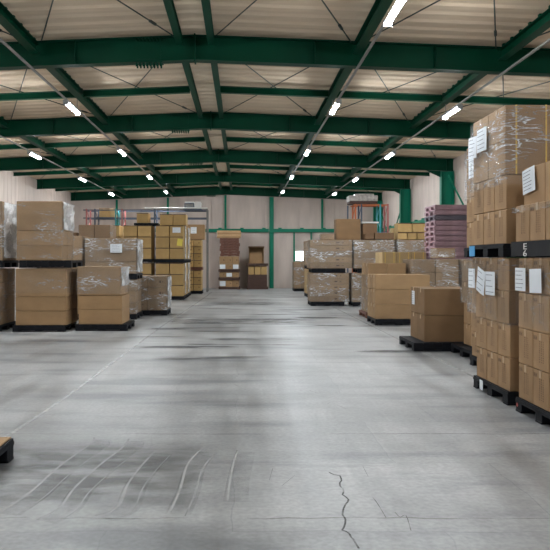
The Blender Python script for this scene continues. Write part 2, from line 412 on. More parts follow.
# steel frames -------------------------------------------------------
HB = 0.42
ORD = ['first', 'second', 'third', 'fourth', 'fifth']
ORDL = ['nearest green steel portal frame spanning the hall under the ceiling', 'second nearest green steel portal frame, bolts on its underside left of ridge',
        'middle one of the five green steel portal frames', 'fourth green steel portal frame with column beside the orange rack',
        'farthest green steel portal frame standing against the far wall']
def frame(i, y):
    t = thing('portal_frame', ORDL[i], 'steel frame', (RX, y, 0), 0, 'green portal frames')
    ex = 0.03
    for s, xe in ((-1, XL+ex), (1, XR-ex)):
        L_ = xe - RX
        z0 = RIDGE - 0.02 - HB/2; z1 = z0 - SLOPE*abs(L_)
        bm = bmesh.new(); ibeam(bm, (0, 0, z0), (L_, 0, z1), (0, 1, 0), (0, 0, 1), 0.2, HB)
        for q in (0.25, 0.5, 0.75, 0.97):       # web stiffeners
            xx = L_*q; zz = z0 - SLOPE*abs(xx)
            box(bm, xx-0.005, xx+0.005, -0.09, 0.09, zz-HB/2+0.02, zz+HB/2-0.02)
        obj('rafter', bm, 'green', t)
        if s < 0: continue
        bm = bmesh.new(); cx = L_ - s*0.22
        ibeam(bm, (cx, 0, 0.02), (cx, 0, z1-HB/2), (0, 1, 0), (1, 0, 0), 0.24, 0.44, 0.02, 0.014)
        obj('column', bm, 'lit_green', t)
        obj('base_plate', B(cx-0.28, cx+0.28, -0.18, 0.18, 0, 0.025), 'green', t)
        hb = bmesh.new()
        prism(hb, (cx-s*0.22, -0.006, z1-HB/2+0.012), (cx-s*0.22, 0.006, z1-HB/2+0.012), [(0, 0), (-s*0.5, 0.02), (0, -0.22)], (1, 0, 0), (0, 0, 1))
        obj('haunch', hb, 'green', t)
    zb = RIDGE - 0.02
    rp = obj('ridge_plate', B(-0.012, 0.012, -0.11, 0.11, zb-HB-0.03, zb+0.03-0.012), 'green', t)
    bx = -0.78
    z_ = zb - SLOPE*0.78
    bm = bmesh.new()
    box(bm, bx-0.24, bx+0.24, -0.1, 0.1, z_-HB-0.012, z_-HB-0.0)
    box(bm, bx-0.2, bx+0.2, -0.014, 0.014, z_-HB+0.06, z_-0.06)
    sp = obj('splice_plate', bm, 'green', t)
    bm = bmesh.new()
    for k in range(8):
        for yy in (-0.06, 0.06):
            tube(bm, (bx-0.205+k*0.058, yy, z_-HB-0.075), (bx-0.205+k*0.058, yy, z_-HB-0.012), 0.016, 6)
            tube(bm, (bx-0.205+k*0.058, yy, z_-0.065), (bx-0.205+k*0.058, yy, z_-0.016), 0.016, 6)
    b_ = obj('bolts', bm, 'green', sp); b_['kind'] = 'stuff'
    return t
for i, y in enumerate(FR): frame(i, y)

# longitudinal beams -------------------------------------------------
LONG = [(-6.0, 'over the left wall racks'), (-3.45, 'left of the ridge'), (-1.03, 'just left of the ridge'), (-0.50, 'just right of the ridge'),
        (1.95, 'above the aisle right of the ridge'), (4.38, 'above the right hand stacks')]
LN = {0: 'farthest left one', 1: 'second from left', 2: 'left one of the ridge pair', 3: 'right one of the ridge pair', 4: 'above the middle lamp row', 5: 'above the lamp row over right stacks'}
for j, (x, nm) in enumerate(LONG):
    ridge = j in (2, 3)
    hh = 0.13 if ridge else 0.17; wd = 0.11 if ridge else 0.15
    for i, (ya, yb) in enumerate(BAYS):
        L_ = yb - ya - (0.2 if i else 0.1) - 0.02
        t = thing('roof_beam', 'green long roof beam, %s, %s' % (LN[j], BAYN[i]), 'steel beam', (x, ya + (0.11 if i else 0), 0), 0, 'green beams running down the hall')
        zt = roof(x) - (0.085 if not ridge else 0.07)
        bm = bmesh.new(); ibeam(bm, (0, 0, zt-hh/2), (0, L_, zt-hh/2), (1, 0, 0), (0, 0, 1), wd, hh, 0.012, 0.01)
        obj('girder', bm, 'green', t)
        if not ridge:
            bm = bmesh.new(); k = 0.3
            while k < L_-0.1:
                if abs(k - L_/2) > 0.12: box(bm, -0.03, 0.03, k-0.03, k+0.03, zt, zt+0.07)
                k += 0.36
            b_ = obj('sheet_clips', bm, 'green', t); b_['kind'] = 'stuff'
for i, (ya, yb) in enumerate(BAYS):
    if i == 0: continue
    ym = (ya+yb)/2
    for xa, xb, sd in ((-1.09, -3.37, 'just left of ridge'), (-3.53, -5.92, 'left of the ridge'), (-6.08, XL+0.02, 'beside left wall'),
                       (-0.44, 1.87, 'just right of ridge'), (2.03, 4.30, 'right of the ridge'), (4.46, XR-0.02, 'beside right wall')):
        za, zb = roof(xa)-0.165, roof(xb)-0.165
        bm = bmesh.new(); ibeam(bm, (0, 0, za), (xb-xa, 0, zb), (0, 1, 0), (0, 0, 1), 0.12, 0.14, 0.012, 0.01)
        tag(obj('cross_beam', bm, 'green', None, (xa, ym, 0)), 'slim green cross beam %s, %s' % (sd, BAYN[i]), 'steel beam', 'slim cross beams at mid bay')
# cross bracing rods
PAN = [(-8.7, -6.1, 'outer left panel'), (-5.9, -3.55, 'left panel'), (-3.35, -1.11, 'panel left of ridge'), (-0.42, 1.85, 'panel right of ridge'), (2.05, 4.28, 'right panel'), (4.48, 6.75, 'outer right panel')]
for xa, xb, nm in PAN:
    for i, (ya, yb) in enumerate(BAYS):
        t = thing('cross_brace', 'thin crossed rods, %s, %s' % (nm, BAYN[i]), 'bracing rods', ((xa+xb)/2, (ya+yb)/2, 0), 0, 'crossed bracing rods under the ceiling')
        xm = (xa+xb)/2
        def zz(u): return roof(xm+u) - 0.045
        hx, hy = (xb-xa)/2, (yb-ya)/2 - 0.13
        for s, dz in ((1, -0.012), (-1, 0.012)):
            r_ = obj('rod', tube(bmesh.new(), (-hx, -s*hy, zz(-hx)+dz), (hx, s*hy, zz(hx)+dz), 0.011, 6), 'rod', t)
            q = 0.72
            obj('turnbuckle', tube(bmesh.new(), (hx*q, s*hy*q, zz(hx*q)+dz), (hx*(q+0.06), s*hy*(q+0.06), zz(hx*(q+.06))+dz), 0.024, 6), 'rod', r_)

# wall steel ---------------------------------------------------------
def girt(name, label, x0, x1, y, z, along='x'):
    t = thing('wall_girt', label, 'steel rail', (x0, y, z) if along == 'x' else (y, x0, z), 0 if along == 'x' else math.pi/2, 'green horizontal wall rails')
    L_ = x1-x0
    bm = bmesh.new(); box(bm, 0, L_, -0.06, 0.06, -0.09, 0.09); obj('rail', bm, 'lit_green', t)
    bm = bmesh.new(); k = 0.35
    while k < L_-0.2:
        box(bm, k-0.09, k+0.09, -0.05, 0.05, 0.09, 0.145); k += 1.15
    b_ = obj('clips', bm, 'lit_green', t); b_['kind'] = 'stuff'
XS = -8.75
girt('wall_girt', 'green rail with clips across the far wall, left half', -8.35, 1.45, YB-0.07, 3.02)
girt('wall_girt', 'green rail with clips across the far wall behind right stacks', 1.69, 6.85, YB-0.07, 3.02)
for ya, yb, nm in ((FR[2]+0.14, FR[3]-0.14, 'between third and fourth frame columns'), (FR[3]+0.14, FR[4]-0.14, 'by the far corner'), (FR[1]+0.14, FR[2]-0.14, 'beside the purple pallets')):
    girt('wall_girt', 'green rail with clips along the right wall, ' + nm, ya, yb, XR-0.07, 3.02, 'y')
def post(x, z0, z1, wd, label, mat='lit_green'):
    bm = bmesh.new(); ibeam(bm, (0, 0, 0), (0, 0, z1-z0), (1, 0, 0), (0, 1, 0), wd, 0.12)
    tag(obj('wall_post', bm, mat, None, (x, YB-0.065, z0)), label, 'steel post', 'green posts on the far wall')
Z5 = FR[4]
def bx(p): return (p-241)*YB/F
zt5 = lambda x: roof(x)-0.46
post(bx(271.5), 0, zt5(1.57), 0.22, 'wide green post on the far wall running from floor to roof')
for p, lb in ((117, 'short green post on far wall above the left racks'), (168, 'short green post on far wall above the yellow cartons'),
              (225.5, 'short green post on far wall above the crate stack'), (322, 'short green post on far wall above the tall brown carton')):
    post(bx(p), 3.12, zt5(bx(p)), 0.10, lb)
post(bx(294), 0, 2.92, 0.07, 'slim green post on far wall beside the bright opening', 'lit_green')
post(bx(311), 0, 2.92, 0.07, 'slim green post on far wall behind the wrapped double stack', 'lit_green')
# wall bracing on the right
for ya, yb, nm in ((FR[1], FR[2], 'beside the purple pallets'), (FR[3], FR[4], 'by the far corner')):
    for zb, zt, lv in ((3.18, 4.5, 'upper'),):
        t = thing('wall_brace', 'crossed green bracing bars on the right wall %s' % nm, 'bracing bars', (XR-0.25, (ya+yb)/2, 0), 0, 'crossed bars on the right wall')
        hy = (yb-ya)/2-0.2
        obj('bar', tube(bmesh.new(), (0, -hy, 0.3), (0, hy, 4.4), 0.03, 6), 'lit_green', t)
        obj('bar', tube(bmesh.new(), (0.07, -hy, 4.4), (0.07, hy, 0.3), 0.03, 6), 'lit_green', t)

# bright window low in the far wall
wx0, wx1 = bx(296), bx(303)
w1 = structure(obj('window_1', B(wx0-0.05, wx1+0.05, YB-0.035, YB+0.0, 1.42, 1.96), 'white_metal'), 'small bright window low in the far wall')
pn = obj('pane', B(wx0, wx1, YB-0.045, YB-0.036, 1.48, 1.90), 'pane', w1)

# ------------------------------------------------------------------ lamps
def lamp_meshes():
    h = bmesh.new(); prism(h, (0, -0.53, 0), (0, 0.53, 0), [(-0.035, 0.065), (-0.055, 0.02), (0.055, 0.02), (0.035, 0.065)], (1, 0, 0), (0, 0, 1))
    d = bmesh.new(); n = 8
    prism(d, (0, -0.51, 0.02), (0, 0.51, 0.02), [(0.040*math.cos(math.pi*(1+k/n)), 0.045*math.sin(math.pi*(1+k/n))) for k in range(n+1)], (1, 0, 0), (0, 0, 1))
    e1 = B(-0.055, 0.055, -0.545, -0.515, -0.03, 0.065); e2 = B(-0.055, 0.055, 0.515, 0.545, -0.03, 0.065)
    return [('housing', mesh_of(h, 'housing', 'lamp_body')), ('diffuser', mesh_of(d, 'diffuser', 'lamp')), ('end_cap', mesh_of(e1, 'end_cap', 'lamp_body')),
            ('end_cap', mesh_of(e2, 'end_cap', 'lamp_body'))]
LM = lamp_meshes()
ROWS = [(-6.10, 4.57, 'far left row'), (-3.53, 4.67, 'row left of the ridge'), (1.97, 4.68, 'row above the aisle'), (4.41, 4.58, 'row over the right stacks')]
LY = [2.8, 9.05, 14.9, 21.05, 27.35, 33.4]
LW = ['above the camera', 'nearest visible', 'second', 'third', 'fourth', 'farthest']
for x, z, nm in ROWS:
    for y, wn in zip(LY, LW):
        t = thing('strip_lamp', 'white glowing strip lamp, %s in the %s' % (wn, nm), 'lamp', (x, y, z), 0, 'strip lamps in the ' + nm)
        for n_, me in LM: link(n_, me, t)
    rl = thing('lighting_rail', 'thin grey rail carrying the strip lamps of the %s' % nm, 'lighting rail', (x, -4, z+0.067), 0, 'lighting rails')
    bm = box(bmesh.new(), -0.02, 0.02, 0, 40.6, 0, 0.026); obj('rail', bm, 'conduit', rl)
    for ya, yb in BAYS[1:]:
        ym = (ya+yb)/2 + 4.12
        obj('hanger', tube(bmesh.new(), (0, ym, 0.026), (0, ym, roof(x)-0.03-(z+0.067)), 0.007, 6), 'conduit', rl)

# ------------------------------------------------------------------ pallets
def pallet_parts(W=1.1, D=1.1, H=0.14):
    hw, hd = W/2, D/2
    d = bmesh.new()
    n = 7; sw = W/n
    for k in range(n): box(d, -hw+k*sw+0.006, -hw+(k+1)*sw-0.006, -hd, hd, H-0.02, H)
    for yy in (-hd, -0.06, hd-0.12): box(d, -hw, hw, yy, yy+0.12, H-0.048, H-0.02)
    for xx in (-hw, -0.01, hw-0.02): box(d, xx, xx+0.02, -hd+0.12, hd-0.12, H-0.048, H-0.02)
    P = [('deck', d)]
    for a, b_ in ((-hd+.004, -hd+0.15), (-0.075, 0.075), (hd-0.15, hd-.004)):
        bm = bmesh.new()
        for ca, cb in ((-hw+.004, -hw+.16), (-.08, .08), (hw-.16, hw-.004)): box(bm, ca, cb, a, b_, 0.016, H-0.048, bevel=0.004)
        for ca, cb in ((-hw+.16, -.08), (.08, hw-.16)): box(bm, ca, cb, a+.012, b_-.012, 0.030, H-0.048)
        P.append(('bearer', bm))
    for a, b_ in ((-hd+.002, -hd+0.13), (-0.065, 0.065), (hd-0.13, hd-.002)): P.append(('runner', B(-hw+.002, hw-.002, a, b_, 0, 0.016)))
    return P
PAL = {}
def pallet(label, x0, y0, z0=0.0, W=1.1, D=1.1, H=0.14, mat='black_plastic', rz=0.0, group='black plastic pallets', simple=False, name='pallet'):
    key = (W, D, H, mat, simple)
    if key not in PAL:
        if mat in ('purple_plastic', 'grey_plastic'):      # closed front and back, two fork openings each side
            hw, hd = W/2, D/2; d = bmesh.new()
            box(d, -hw, hw, -hd, hd, H-0.04, H, bevel=0.006); parts = [('deck', d), ('bottom_deck', B(-hw+.06, hw-.06, -hd+.06, hd-.06, 0.0, 0.024))]
            for a, b_ in ((-hd+.006, -hd+0.16), (-0.10, 0.10), (hd-0.16, hd-.006)): parts.append(('bearer', B(-hw+.006, hw-.006, a, b_, 0.024, H-0.04)))
        else: parts = pallet_parts(W, D, H)
        if simple:
            bm = bmesh.new()
            for n_, b_ in parts:
                me = bpy.data.meshes.new('t'); b_.to_mesh(me); b_.free(); bm.from_mesh(me); bpy.data.meshes.remove(me)
            PAL[key] = mesh_of(bm, 'pallet', mat)
        else: PAL[key] = [(n_, mesh_of(b_, n_, mat)) for n_, b_ in parts]
    loc = (x0+W/2, y0+D/2, z0)
    if simple: return tag(link(name, PAL[key], None, loc, rz), label, 'pallet', group)
    t = thing(name, label, 'pallet', loc, rz, group)
    for n_, me in PAL[key]: link(n_, me, t)
    return t

# ------------------------------------------------------------------ cartons
CM = {}
def carton_mesh(w_, d_, h_, mat, var):
    k = (round(w_, 3), round(d_, 3), round(h_, 3), mat, var)
    if k in CM: return CM[k]
    bm = bmesh.new(); box(bm, -w_/2, w_/2, -d_/2, d_/2, 0, h_)
    bmesh.ops.subdivide_edges(bm, edges=bm.edges[:], cuts=3, use_grid_fill=True)
    rnd = random.Random(hash(k) & 0xffff if False else int(w_*1000)+int(d_*100)+int(h_*10)+var*77)
    for v in bm.verts:                       # slightly sagging faces
        fx, fy, fz = abs(v.co.x)/(w_/2), abs(v.co.y)/(d_/2), abs(v.co.z-h_/2)/(h_/2)
        b_ = rnd.uniform(-0.002, 0.002)
        if fx > .99 and fz < .99 and fy < .99: v.co.x += math.copysign(b_, v.co.x)
        if fy > .99 and fz < .99 and fx < .99: v.co.y += math.copysign(b_, v.co.y)
        if fz > .99 and v.co.z > h_/2 and fx < .8 and fy < .8: v.co.z -= 0.003
    sharp = [e for e in bm.edges if len(e.link_faces) == 2 and e.calc_face_angle() > 1.0]
    bmesh.ops.bevel(bm, geom=sharp, offset=0.008, segments=2, affect='EDGES', profile=0.5)
    # flap seam: two closed top flaps with a slot between, seen as a thin groove on top and under the edges
    me = mesh_of(bm, 'carton', mat, smooth=False); CM[k] = me; return me
TM = {}
def tape_mesh(w_, d_, h_, tw=0.05, drop=0.07, axis='x'):
    k = (round(w_, 3), round(d_, 3), round(h_, 3), axis)
    if k in TM: return TM[k]
    e = 0.0042
    bm = bmesh.new()
    if axis == 'x':
        box(bm, -w_/2-e, w_/2+e, -tw/2, tw/2, h_-0.002, h_+0.001)
        box(bm, -w_/2-e, -w_/2+e, -tw/2, tw/2, h_-drop, h_); box(bm, w_/2-e, w_/2+e, -tw/2, tw/2, h_-drop, h_)
    else:
        box(bm, -tw/2, tw/2, -d_/2-e, d_/2+e, h_-0.002, h_+0.001)
        box(bm, -tw/2, tw/2, -d_/2-e, -d_/2+e, h_-drop, h_); box(bm, -tw/2, tw/2, d_/2-e, d_/2+e, h_-drop, h_)
    TM[k] = mesh_of(bm, 'tape', 'tape'); return TM[k]
PM = {}
def print_mesh(face, w_, d_, h_, style):
    """printed marks on the x- ('side') or y- ('front') face, in the local frame of the carton"""
    k = (face, round(w_, 3), round(d_, 3), round(h_, 3), style)
    if k in PM: return PM[k]
    rnd = random.Random(5 + len(PM)); bm = bmesh.new(); e = 0.0045
    W_ = d_ if face == 'side' else w_
    def q(a0, a1, b0, b1):
        if face == 'side': box(bm, -w_/2-e, -w_/2-e+0.0006, a0, a1, b0, b1)
        else: box(bm, a0, a1, -d_/2-e, -d_/2-e+0.0006, b0, b1)
    if style == 'text':        # vertical columns of characters, square symbols at the top corner
        for c_ in (-0.22, -0.10, 0.02):
            x = W_*c_; z = h_*0.78
            while z > h_*0.22:
                g = rnd.uniform(0.009, 0.014)
                q(x, x+0.015, z-0.004, z); q(x+0.003, x+0.007, z-g, z)
                if rnd.random() < .6: q(x, x+0.012, z-g, z-g+0.002)
                if rnd.random() < .5: q(x+0.009, x+0.011, z-g, z)
                z -= 0.021
        for i_ in range(2):
            x = W_*0.20+i_*0.045; z = h_*0.80
            q(x, x+0.035, z, z+0.003); q(x, x+0.035, z+0.032, z+0.035); q(x, x+0.003, z, z+0.035); q(x+0.032, x+0.035, z, z+0.035); q(x+0.012, x+0.023, z+0.008, z+0.027)
    else:
        q(W_*0.12, W_*0.20, h_*0.40, h_*0.62); q(W_*0.26, W_*0.30, h_*0.45, h_*0.57)
    PM[k] = mesh_of(bm, 'printed_mark', 'ink'); return PM[k]
BMC = {}
def gap_shade_mesh(w_, d_, h_):  # dark strip on yellow fronts, painting the shade of the gap above
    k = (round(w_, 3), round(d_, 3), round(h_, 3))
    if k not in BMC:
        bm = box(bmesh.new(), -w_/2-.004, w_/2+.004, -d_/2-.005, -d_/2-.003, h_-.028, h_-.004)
        BMC[k] = mesh_of(bm, 'gap_shade', 'dark_wood')
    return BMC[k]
STM = {}
def strap_mesh(w_, d_, h_, off):
    k = (round(w_, 3), round(d_, 3), round(h_, 3), off)
    if k in STM: return STM[k]
    bm = bmesh.new(); e = 0.005; t = 0.008
    box(bm, off-t, off+t, -d_/2-e, -d_/2+0.001, 0.001, h_); box(bm, off-t, off+t, d_/2-0.001, d_/2+e, 0.001, h_)
    box(bm, off-t, off+t, -d_/2-e, d_/2+e, h_-0.001, h_+0.0015)
    STM[k] = mesh_of(bm, 'strap', 'strap'); return STM[k]
def paper(parent, name, label, w_, h_, loc, rot_z, tilt=0.0, mat='paper', lines=5, seed=0):
    """sheet facing local -y, curled a little, with written lines as a child"""
    bm = bmesh.new(); n = 8; vs = []
    for i in range(n+1):
        x = -w_/2 + w_*i/n; c_ = -0.006*math.sin(math.pi*i/n) - 0.0015
        vs.append([bm.verts.new((x, c_, -h_/2)), bm.verts.new((x, c_*1.3, 0)), bm.verts.new((x, c_, h_/2))])
    for i in range(n):
        for j in (0, 1): bm.faces.new((vs[i][j], vs[i+1][j], vs[i+1][j+1], vs[i][j+1]))
    o = obj(name, bm, mat, parent, loc, smooth='keep'); o.rotation_euler = (0, tilt, rot_z); o['label'] = label
    if lines:
        rnd = random.Random(seed); bm = bmesh.new()
        for r in range(lines):
            zz = h_*(0.36 - 0.72*r/(max(lines-1, 1))); x = -w_*0.34
            while x < w_*rnd.uniform(0.15, 0.36):
                l_ = rnd.uniform(0.008, 0.03)*w_/0.25
                box(bm, x, x+l_, -0.0125, -0.0118, zz-0.0028*h_/0.2, zz+0.0028*h_/0.2); x += l_ + 0.008
        wr_ = obj('writing', bm, 'paper_ink', o)
    return o
CULL = set("""broad brown carton, front, bottom layer, raised load left of purple pallets
broad brown carton, rear, bottom layer, raised load left of purple pallets
brown carton, aisle side, bottom layer, lower tier beside third row load
brown carton, aisle side, bottom layer, lower tier in third row at left
brown carton, aisle side, second layer, lower tier beside third row load
brown carton, aisle side, second layer, lower tier in third row at left
brown carton, aisle side, top layer, lower tier beside third row load
brown carton, aisle side, top layer, lower tier in third row at left
brown carton, front aisle side, bottom layer, fourth load on right, bottom part
brown carton, front aisle side, bottom layer, lower load behind purple pallets
brown carton, front aisle side, bottom layer, lower load third from camera
brown carton, front aisle side, bottom layer, third load on right, upper part
brown carton, front aisle side, bottom layer, wide wrapped load before purple pallets
brown carton, front aisle side, bottom layer, wrapped load hugging right stacks
brown carton, front aisle side, second layer, lower load behind purple pallets
brown carton, front aisle side, second layer, lower load third from camera
brown carton, front aisle side, second layer, third load on right, upper part
brown carton, front aisle side, third layer, lower load third from camera
brown carton, front aisle side, third layer, third load on right, upper part
brown carton, front aisle side, top layer, fourth load on right, bottom part
brown carton, front aisle side, top layer, lower load behind purple pallets
brown carton, front aisle side, top layer, lower load third from camera
brown carton, front aisle side, top layer, third load on right, upper part
brown carton, front wall side, bottom layer, fourth load on right, bottom part
brown carton, front wall side, bottom layer, low load right of double stack
brown carton, front wall side, bottom layer, lower half of second load on right
brown carton, front wall side, bottom layer, lower load behind purple pallets
brown carton, front wall side, bottom layer, lower load third from camera
brown carton, front wall side, bottom layer, lower tier of second row load by aisle
brown carton, front wall side, bottom layer, raised load behind double stack
brown carton, front wall side, bottom layer, second load on right, above raised pallet
brown carton, front wall side, bottom layer, third load on right, upper part
brown carton, front wall side, bottom layer, wide wrapped load before purple pallets
brown carton, front wall side, bottom layer, wrapped load hugging right stacks
brown carton, front wall side, second layer, low load right of double stack
brown carton, front wall side, second layer, lower load behind purple pallets
brown carton, front wall side, second layer, lower load third from camera
brown carton, front wall side, second layer, lower tier of second row load by aisle
brown carton, front wall side, second layer, third load on right, upper part
brown carton, front wall side, third layer, lower load third from camera
brown carton, front wall side, third layer, third load on right, upper part
brown carton, front wall side, top layer, fourth load on right, bottom part
brown carton, front wall side, top layer, lower half of second load on right
brown carton, front wall side, top layer, lower load behind purple pallets
brown carton, front wall side, top layer, lower load third from camera
brown carton, front wall side, top layer, lower tier of second row load by aisle
brown carton, front wall side, top layer, raised load behind double stack
brown carton, front wall side, top layer, second load on right, above raised pallet
brown carton, front wall side, top layer, third load on right, upper part
brown carton, rear aisle side, bottom layer, lower load behind purple pallets
brown carton, rear aisle side, bottom layer, wide wrapped load before purple pallets
brown carton, rear aisle side, bottom layer, wrapped load hugging right stacks
brown carton, rear aisle side, second layer, lower load behind purple pallets
brown carton, rear aisle side, second layer, wide wrapped load before purple pallets
brown carton, rear aisle side, top layer, lower load behind purple pallets
brown carton, rear aisle side, top layer, wrapped load hugging right stacks
brown carton, rear wall side, on top of load behind three layer load
brown carton, rear wall side, top layer, wide wrapped load before purple pallets
brown carton, rear wall side, top layer, wrapped load hugging right stacks
brown carton, wall side, bottom layer, dim load nearest bright window
brown carton, wall side, bottom layer, lower tier behind tall front left load
brown carton, wall side, bottom layer, lower tier beside third row load
brown carton, wall side, second layer, dim load nearest bright window
brown carton, wall side, second layer, lower tier behind tall front left load
brown carton, wall side, second layer, lower tier beside third row load
brown carton, wall side, second layer, lower tier in third row at left
brown carton, wall side, second layer, upper tier behind tall front left load
brown carton, wall side, top layer, dim load nearest bright window
brown carton, wall side, top layer, lower tier behind tall front left load
brown carton, wall side, top layer, lower tier beside third row load
brown carton, wall side, top layer, lower tier in third row at left
brown carton, wall side, top layer, upper tier behind tall front left load
light brown carton, aisle side, bottom layer, upper tier in third row at left
light brown carton, aisle side, second layer, upper tier in third row at left
light brown carton, wall side, second layer, upper tier in third row at left
pale brown carton, front wall side, bottom layer, lower load behind double stack
pale brown carton, front wall side, second layer, lower load behind double stack
pale brown carton, front wall side, top layer, lower load behind double stack
pale carton, front aisle side, bottom layer, row of pale strapped cartons
pale carton, front aisle side, second layer, row of pale strapped cartons
pale carton, front aisle side, third layer, row of pale strapped cartons
pale carton, front central, bottom layer, row of pale strapped cartons
pale carton, front central, second layer, row of pale strapped cartons
pale carton, front central, third layer, row of pale strapped cartons
pale carton, front wall side, bottom layer, row of pale strapped cartons
pale carton, front wall side, second layer, row of pale strapped cartons
pale carton, front wall side, third layer, row of pale strapped cartons
pale carton, rear aisle side, bottom layer, row of pale strapped cartons
pale carton, rear aisle side, second layer, row of pale strapped cartons
pale carton, rear aisle side, third layer, row of pale strapped cartons
wrapped brown carton, front aisle side, bottom layer, fourth load on right, wrapped part
wrapped brown carton, front aisle side, top layer, fourth load on right, wrapped part
wrapped brown carton, front wall side, bottom layer, fourth load on right, wrapped part
wrapped brown carton, front wall side, bottom layer, upper half of second load on right
wrapped brown carton, front wall side, bottom layer, wrapped load behind three layer load
wrapped brown carton, front wall side, second layer, wrapped load behind three layer load
wrapped brown carton, front wall side, top layer, fourth load on right, wrapped part
wrapped brown carton, front wall side, top layer, upper half of second load on right
wrapped brown carton, front wall side, top layer, wrapped load behind three layer load
wrapped brown carton, middle wall side, top layer, fourth load on right, wrapped part
wrapped brown carton, rear wall side, top layer, fourth load on right, wrapped part
yellowish carton, front aisle side, bottom layer, lower tier, yellow stack second from aisle
yellowish carton, front aisle side, bottom layer, lower tier, yellow stack third from aisle
yellowish carton, front aisle side, bottom layer, upper tier, yellow stack third from aisle
yellowish carton, front aisle side, second layer, lower tier, yellow stack third from aisle
yellowish carton, front aisle side, top layer, lower tier, yellow stack third from aisle
yellowish carton, front wall side, bottom layer, lower tier of farthest left stack
yellowish carton, front wall side, bottom layer, lower tier, yellow stack second from aisle
yellowish carton, front wall side, bottom layer, lower tier, yellow stack third from aisle
yellowish carton, front wall side, bottom layer, upper tier, yellow stack third from aisle
yellowish carton, front wall side, second layer, lower tier of farthest left stack
yellowish carton, front wall side, second layer, lower tier, yellow stack third from aisle
yellowish carton, front wall side, second layer, upper tier of farthest left stack
yellowish carton, front wall side, second layer, upper tier, yellow stack third from aisle
yellowish carton, front wall side, third layer, upper tier of farthest left stack
yellowish carton, front wall side, top layer, lower tier of farthest left stack
yellowish carton, front wall side, top layer, lower tier, yellow stack third from aisle
yellowish carton, front wall side, top layer, upper tier of farthest left stack
yellowish carton, front wall side, top layer, upper tier, yellow stack third from aisle
yellowish carton, rear aisle side, bottom layer, lower tier, yellow stack second from aisle
yellowish carton, rear aisle side, bottom layer, lower tier, yellow stack third from aisle
yellowish carton, rear aisle side, bottom layer, upper tier, yellow stack third from aisle
yellowish carton, rear aisle side, second layer, lower tier, yellow stack third from aisle
yellowish carton, rear aisle side, top layer, lower tier, yellow stack third from aisle""".split("\n"))
FAR = set("""broad brown carton, rear, bottom layer, raised load right of double stack
broad brown carton, rear, second layer, raised load left of purple pallets
broad brown carton, rear, second layer, raised load right of double stack
broad brown carton, rear, top layer, raised load left of purple pallets
broad brown carton, rear, top layer, raised load right of double stack
brown carton, aisle side, top layer, lower tier behind tall front left load
brown carton, front aisle side, third layer, lower load nearest the camera
brown carton, front wall side, bottom layer, lower load nearest the camera
brown carton, front wall side, bottom layer, lower tier of leftmost front load
brown carton, front wall side, bottom layer, upper tier of leftmost front load
brown carton, front wall side, bottom of upper load nearest the camera
brown carton, front wall side, second layer, lower load nearest the camera
brown carton, front wall side, second layer, lower tier of leftmost front load
brown carton, front wall side, second layer, raised load behind double stack
brown carton, front wall side, second layer, upper tier of leftmost front load
brown carton, front wall side, second layer, wrapped load hugging right stacks
brown carton, front wall side, third layer, lower load nearest the camera
brown carton, front wall side, third layer, lower tier of leftmost front load
brown carton, front wall side, third layer, upper tier of leftmost front load
brown carton, front wall side, third layer, wrapped load hugging right stacks
brown carton, front wall side, top layer, low load right of double stack
brown carton, front wall side, top layer, lower load nearest the camera
brown carton, front wall side, top layer, lower tier of leftmost front load
brown carton, front wall side, top layer, upper tier of leftmost front load
brown carton, front wall side, top layer, wrapped load hugging right stacks
brown carton, middle aisle side, bottom layer, fourth load on right, bottom part
brown carton, middle aisle side, top layer, fourth load on right, bottom part
brown carton, rear aisle side, second layer, wrapped load hugging right stacks
brown carton, rear aisle side, third layer, wide wrapped load before purple pallets
brown carton, rear aisle side, third layer, wrapped load hugging right stacks
brown carton, rear wall side, top layer, short wrapped load by aisle at left
brown carton, wall side, bottom layer, lower tier in third row at left
light brown carton, wall side, bottom layer, upper tier in third row at left
pale carton, front, bottom layer, lower tier, yellow stack, third row
pale carton, front, bottom layer, upper tier, yellow stack, third row
pale carton, front, second layer, lower tier, yellow stack, third row
pale carton, front, second layer, upper tier, yellow stack, third row
pale carton, front, top layer, lower tier, yellow stack, third row
pale carton, front, top layer, upper tier, yellow stack, third row
pale carton, rear, bottom layer, lower tier, yellow stack, third row
pale carton, rear, bottom layer, upper tier, yellow stack, third row
pale carton, rear, second layer, lower tier, yellow stack, third row
pale carton, rear, second layer, upper tier, yellow stack, third row
pale carton, rear, top layer, lower tier, yellow stack, third row
pale carton, rear, top layer, upper tier, yellow stack, third row
strapped brown carton, front wall side, bottom layer, second load on right, top of tall stack
strapped brown carton, front wall side, top layer, second load on right, top of tall stack
strapped brown carton, front wall side, top of upper load nearest the camera
wrapped brown carton, middle aisle side, bottom layer, fourth load on right, wrapped part
wrapped brown carton, middle aisle side, top layer, fourth load on right, wrapped part
yellowish carton, front wall side, bottom layer, lower tier, yellow stack by aisle
yellowish carton, front wall side, bottom layer, upper tier of farthest left stack
yellowish carton, front wall side, bottom layer, upper tier, yellow stack second from aisle
yellowish carton, front wall side, second layer, lower tier, yellow stack second from aisle
yellowish carton, front wall side, top layer, lower tier, yellow stack second from aisle
yellowish carton, rear aisle side, bottom layer, lower tier of farthest left stack
yellowish carton, rear aisle side, bottom layer, upper tier of farthest left stack
yellowish carton, rear aisle side, second layer, lower tier of farthest left stack
yellowish carton, rear aisle side, second layer, lower tier, yellow stack second from aisle
yellowish carton, rear aisle side, second layer, upper tier of farthest left stack
yellowish carton, rear aisle side, second layer, upper tier, yellow stack third from aisle
yellowish carton, rear aisle side, third layer, upper tier of farthest left stack
yellowish carton, rear aisle side, top layer, lower tier of farthest left stack
yellowish carton, rear aisle side, top layer, upper tier of farthest left stack""".split("\n"))
FAR_ITEMS = []
LAY = ['bottom', 'second', 'third', 'fourth', 'fifth', 'sixth']
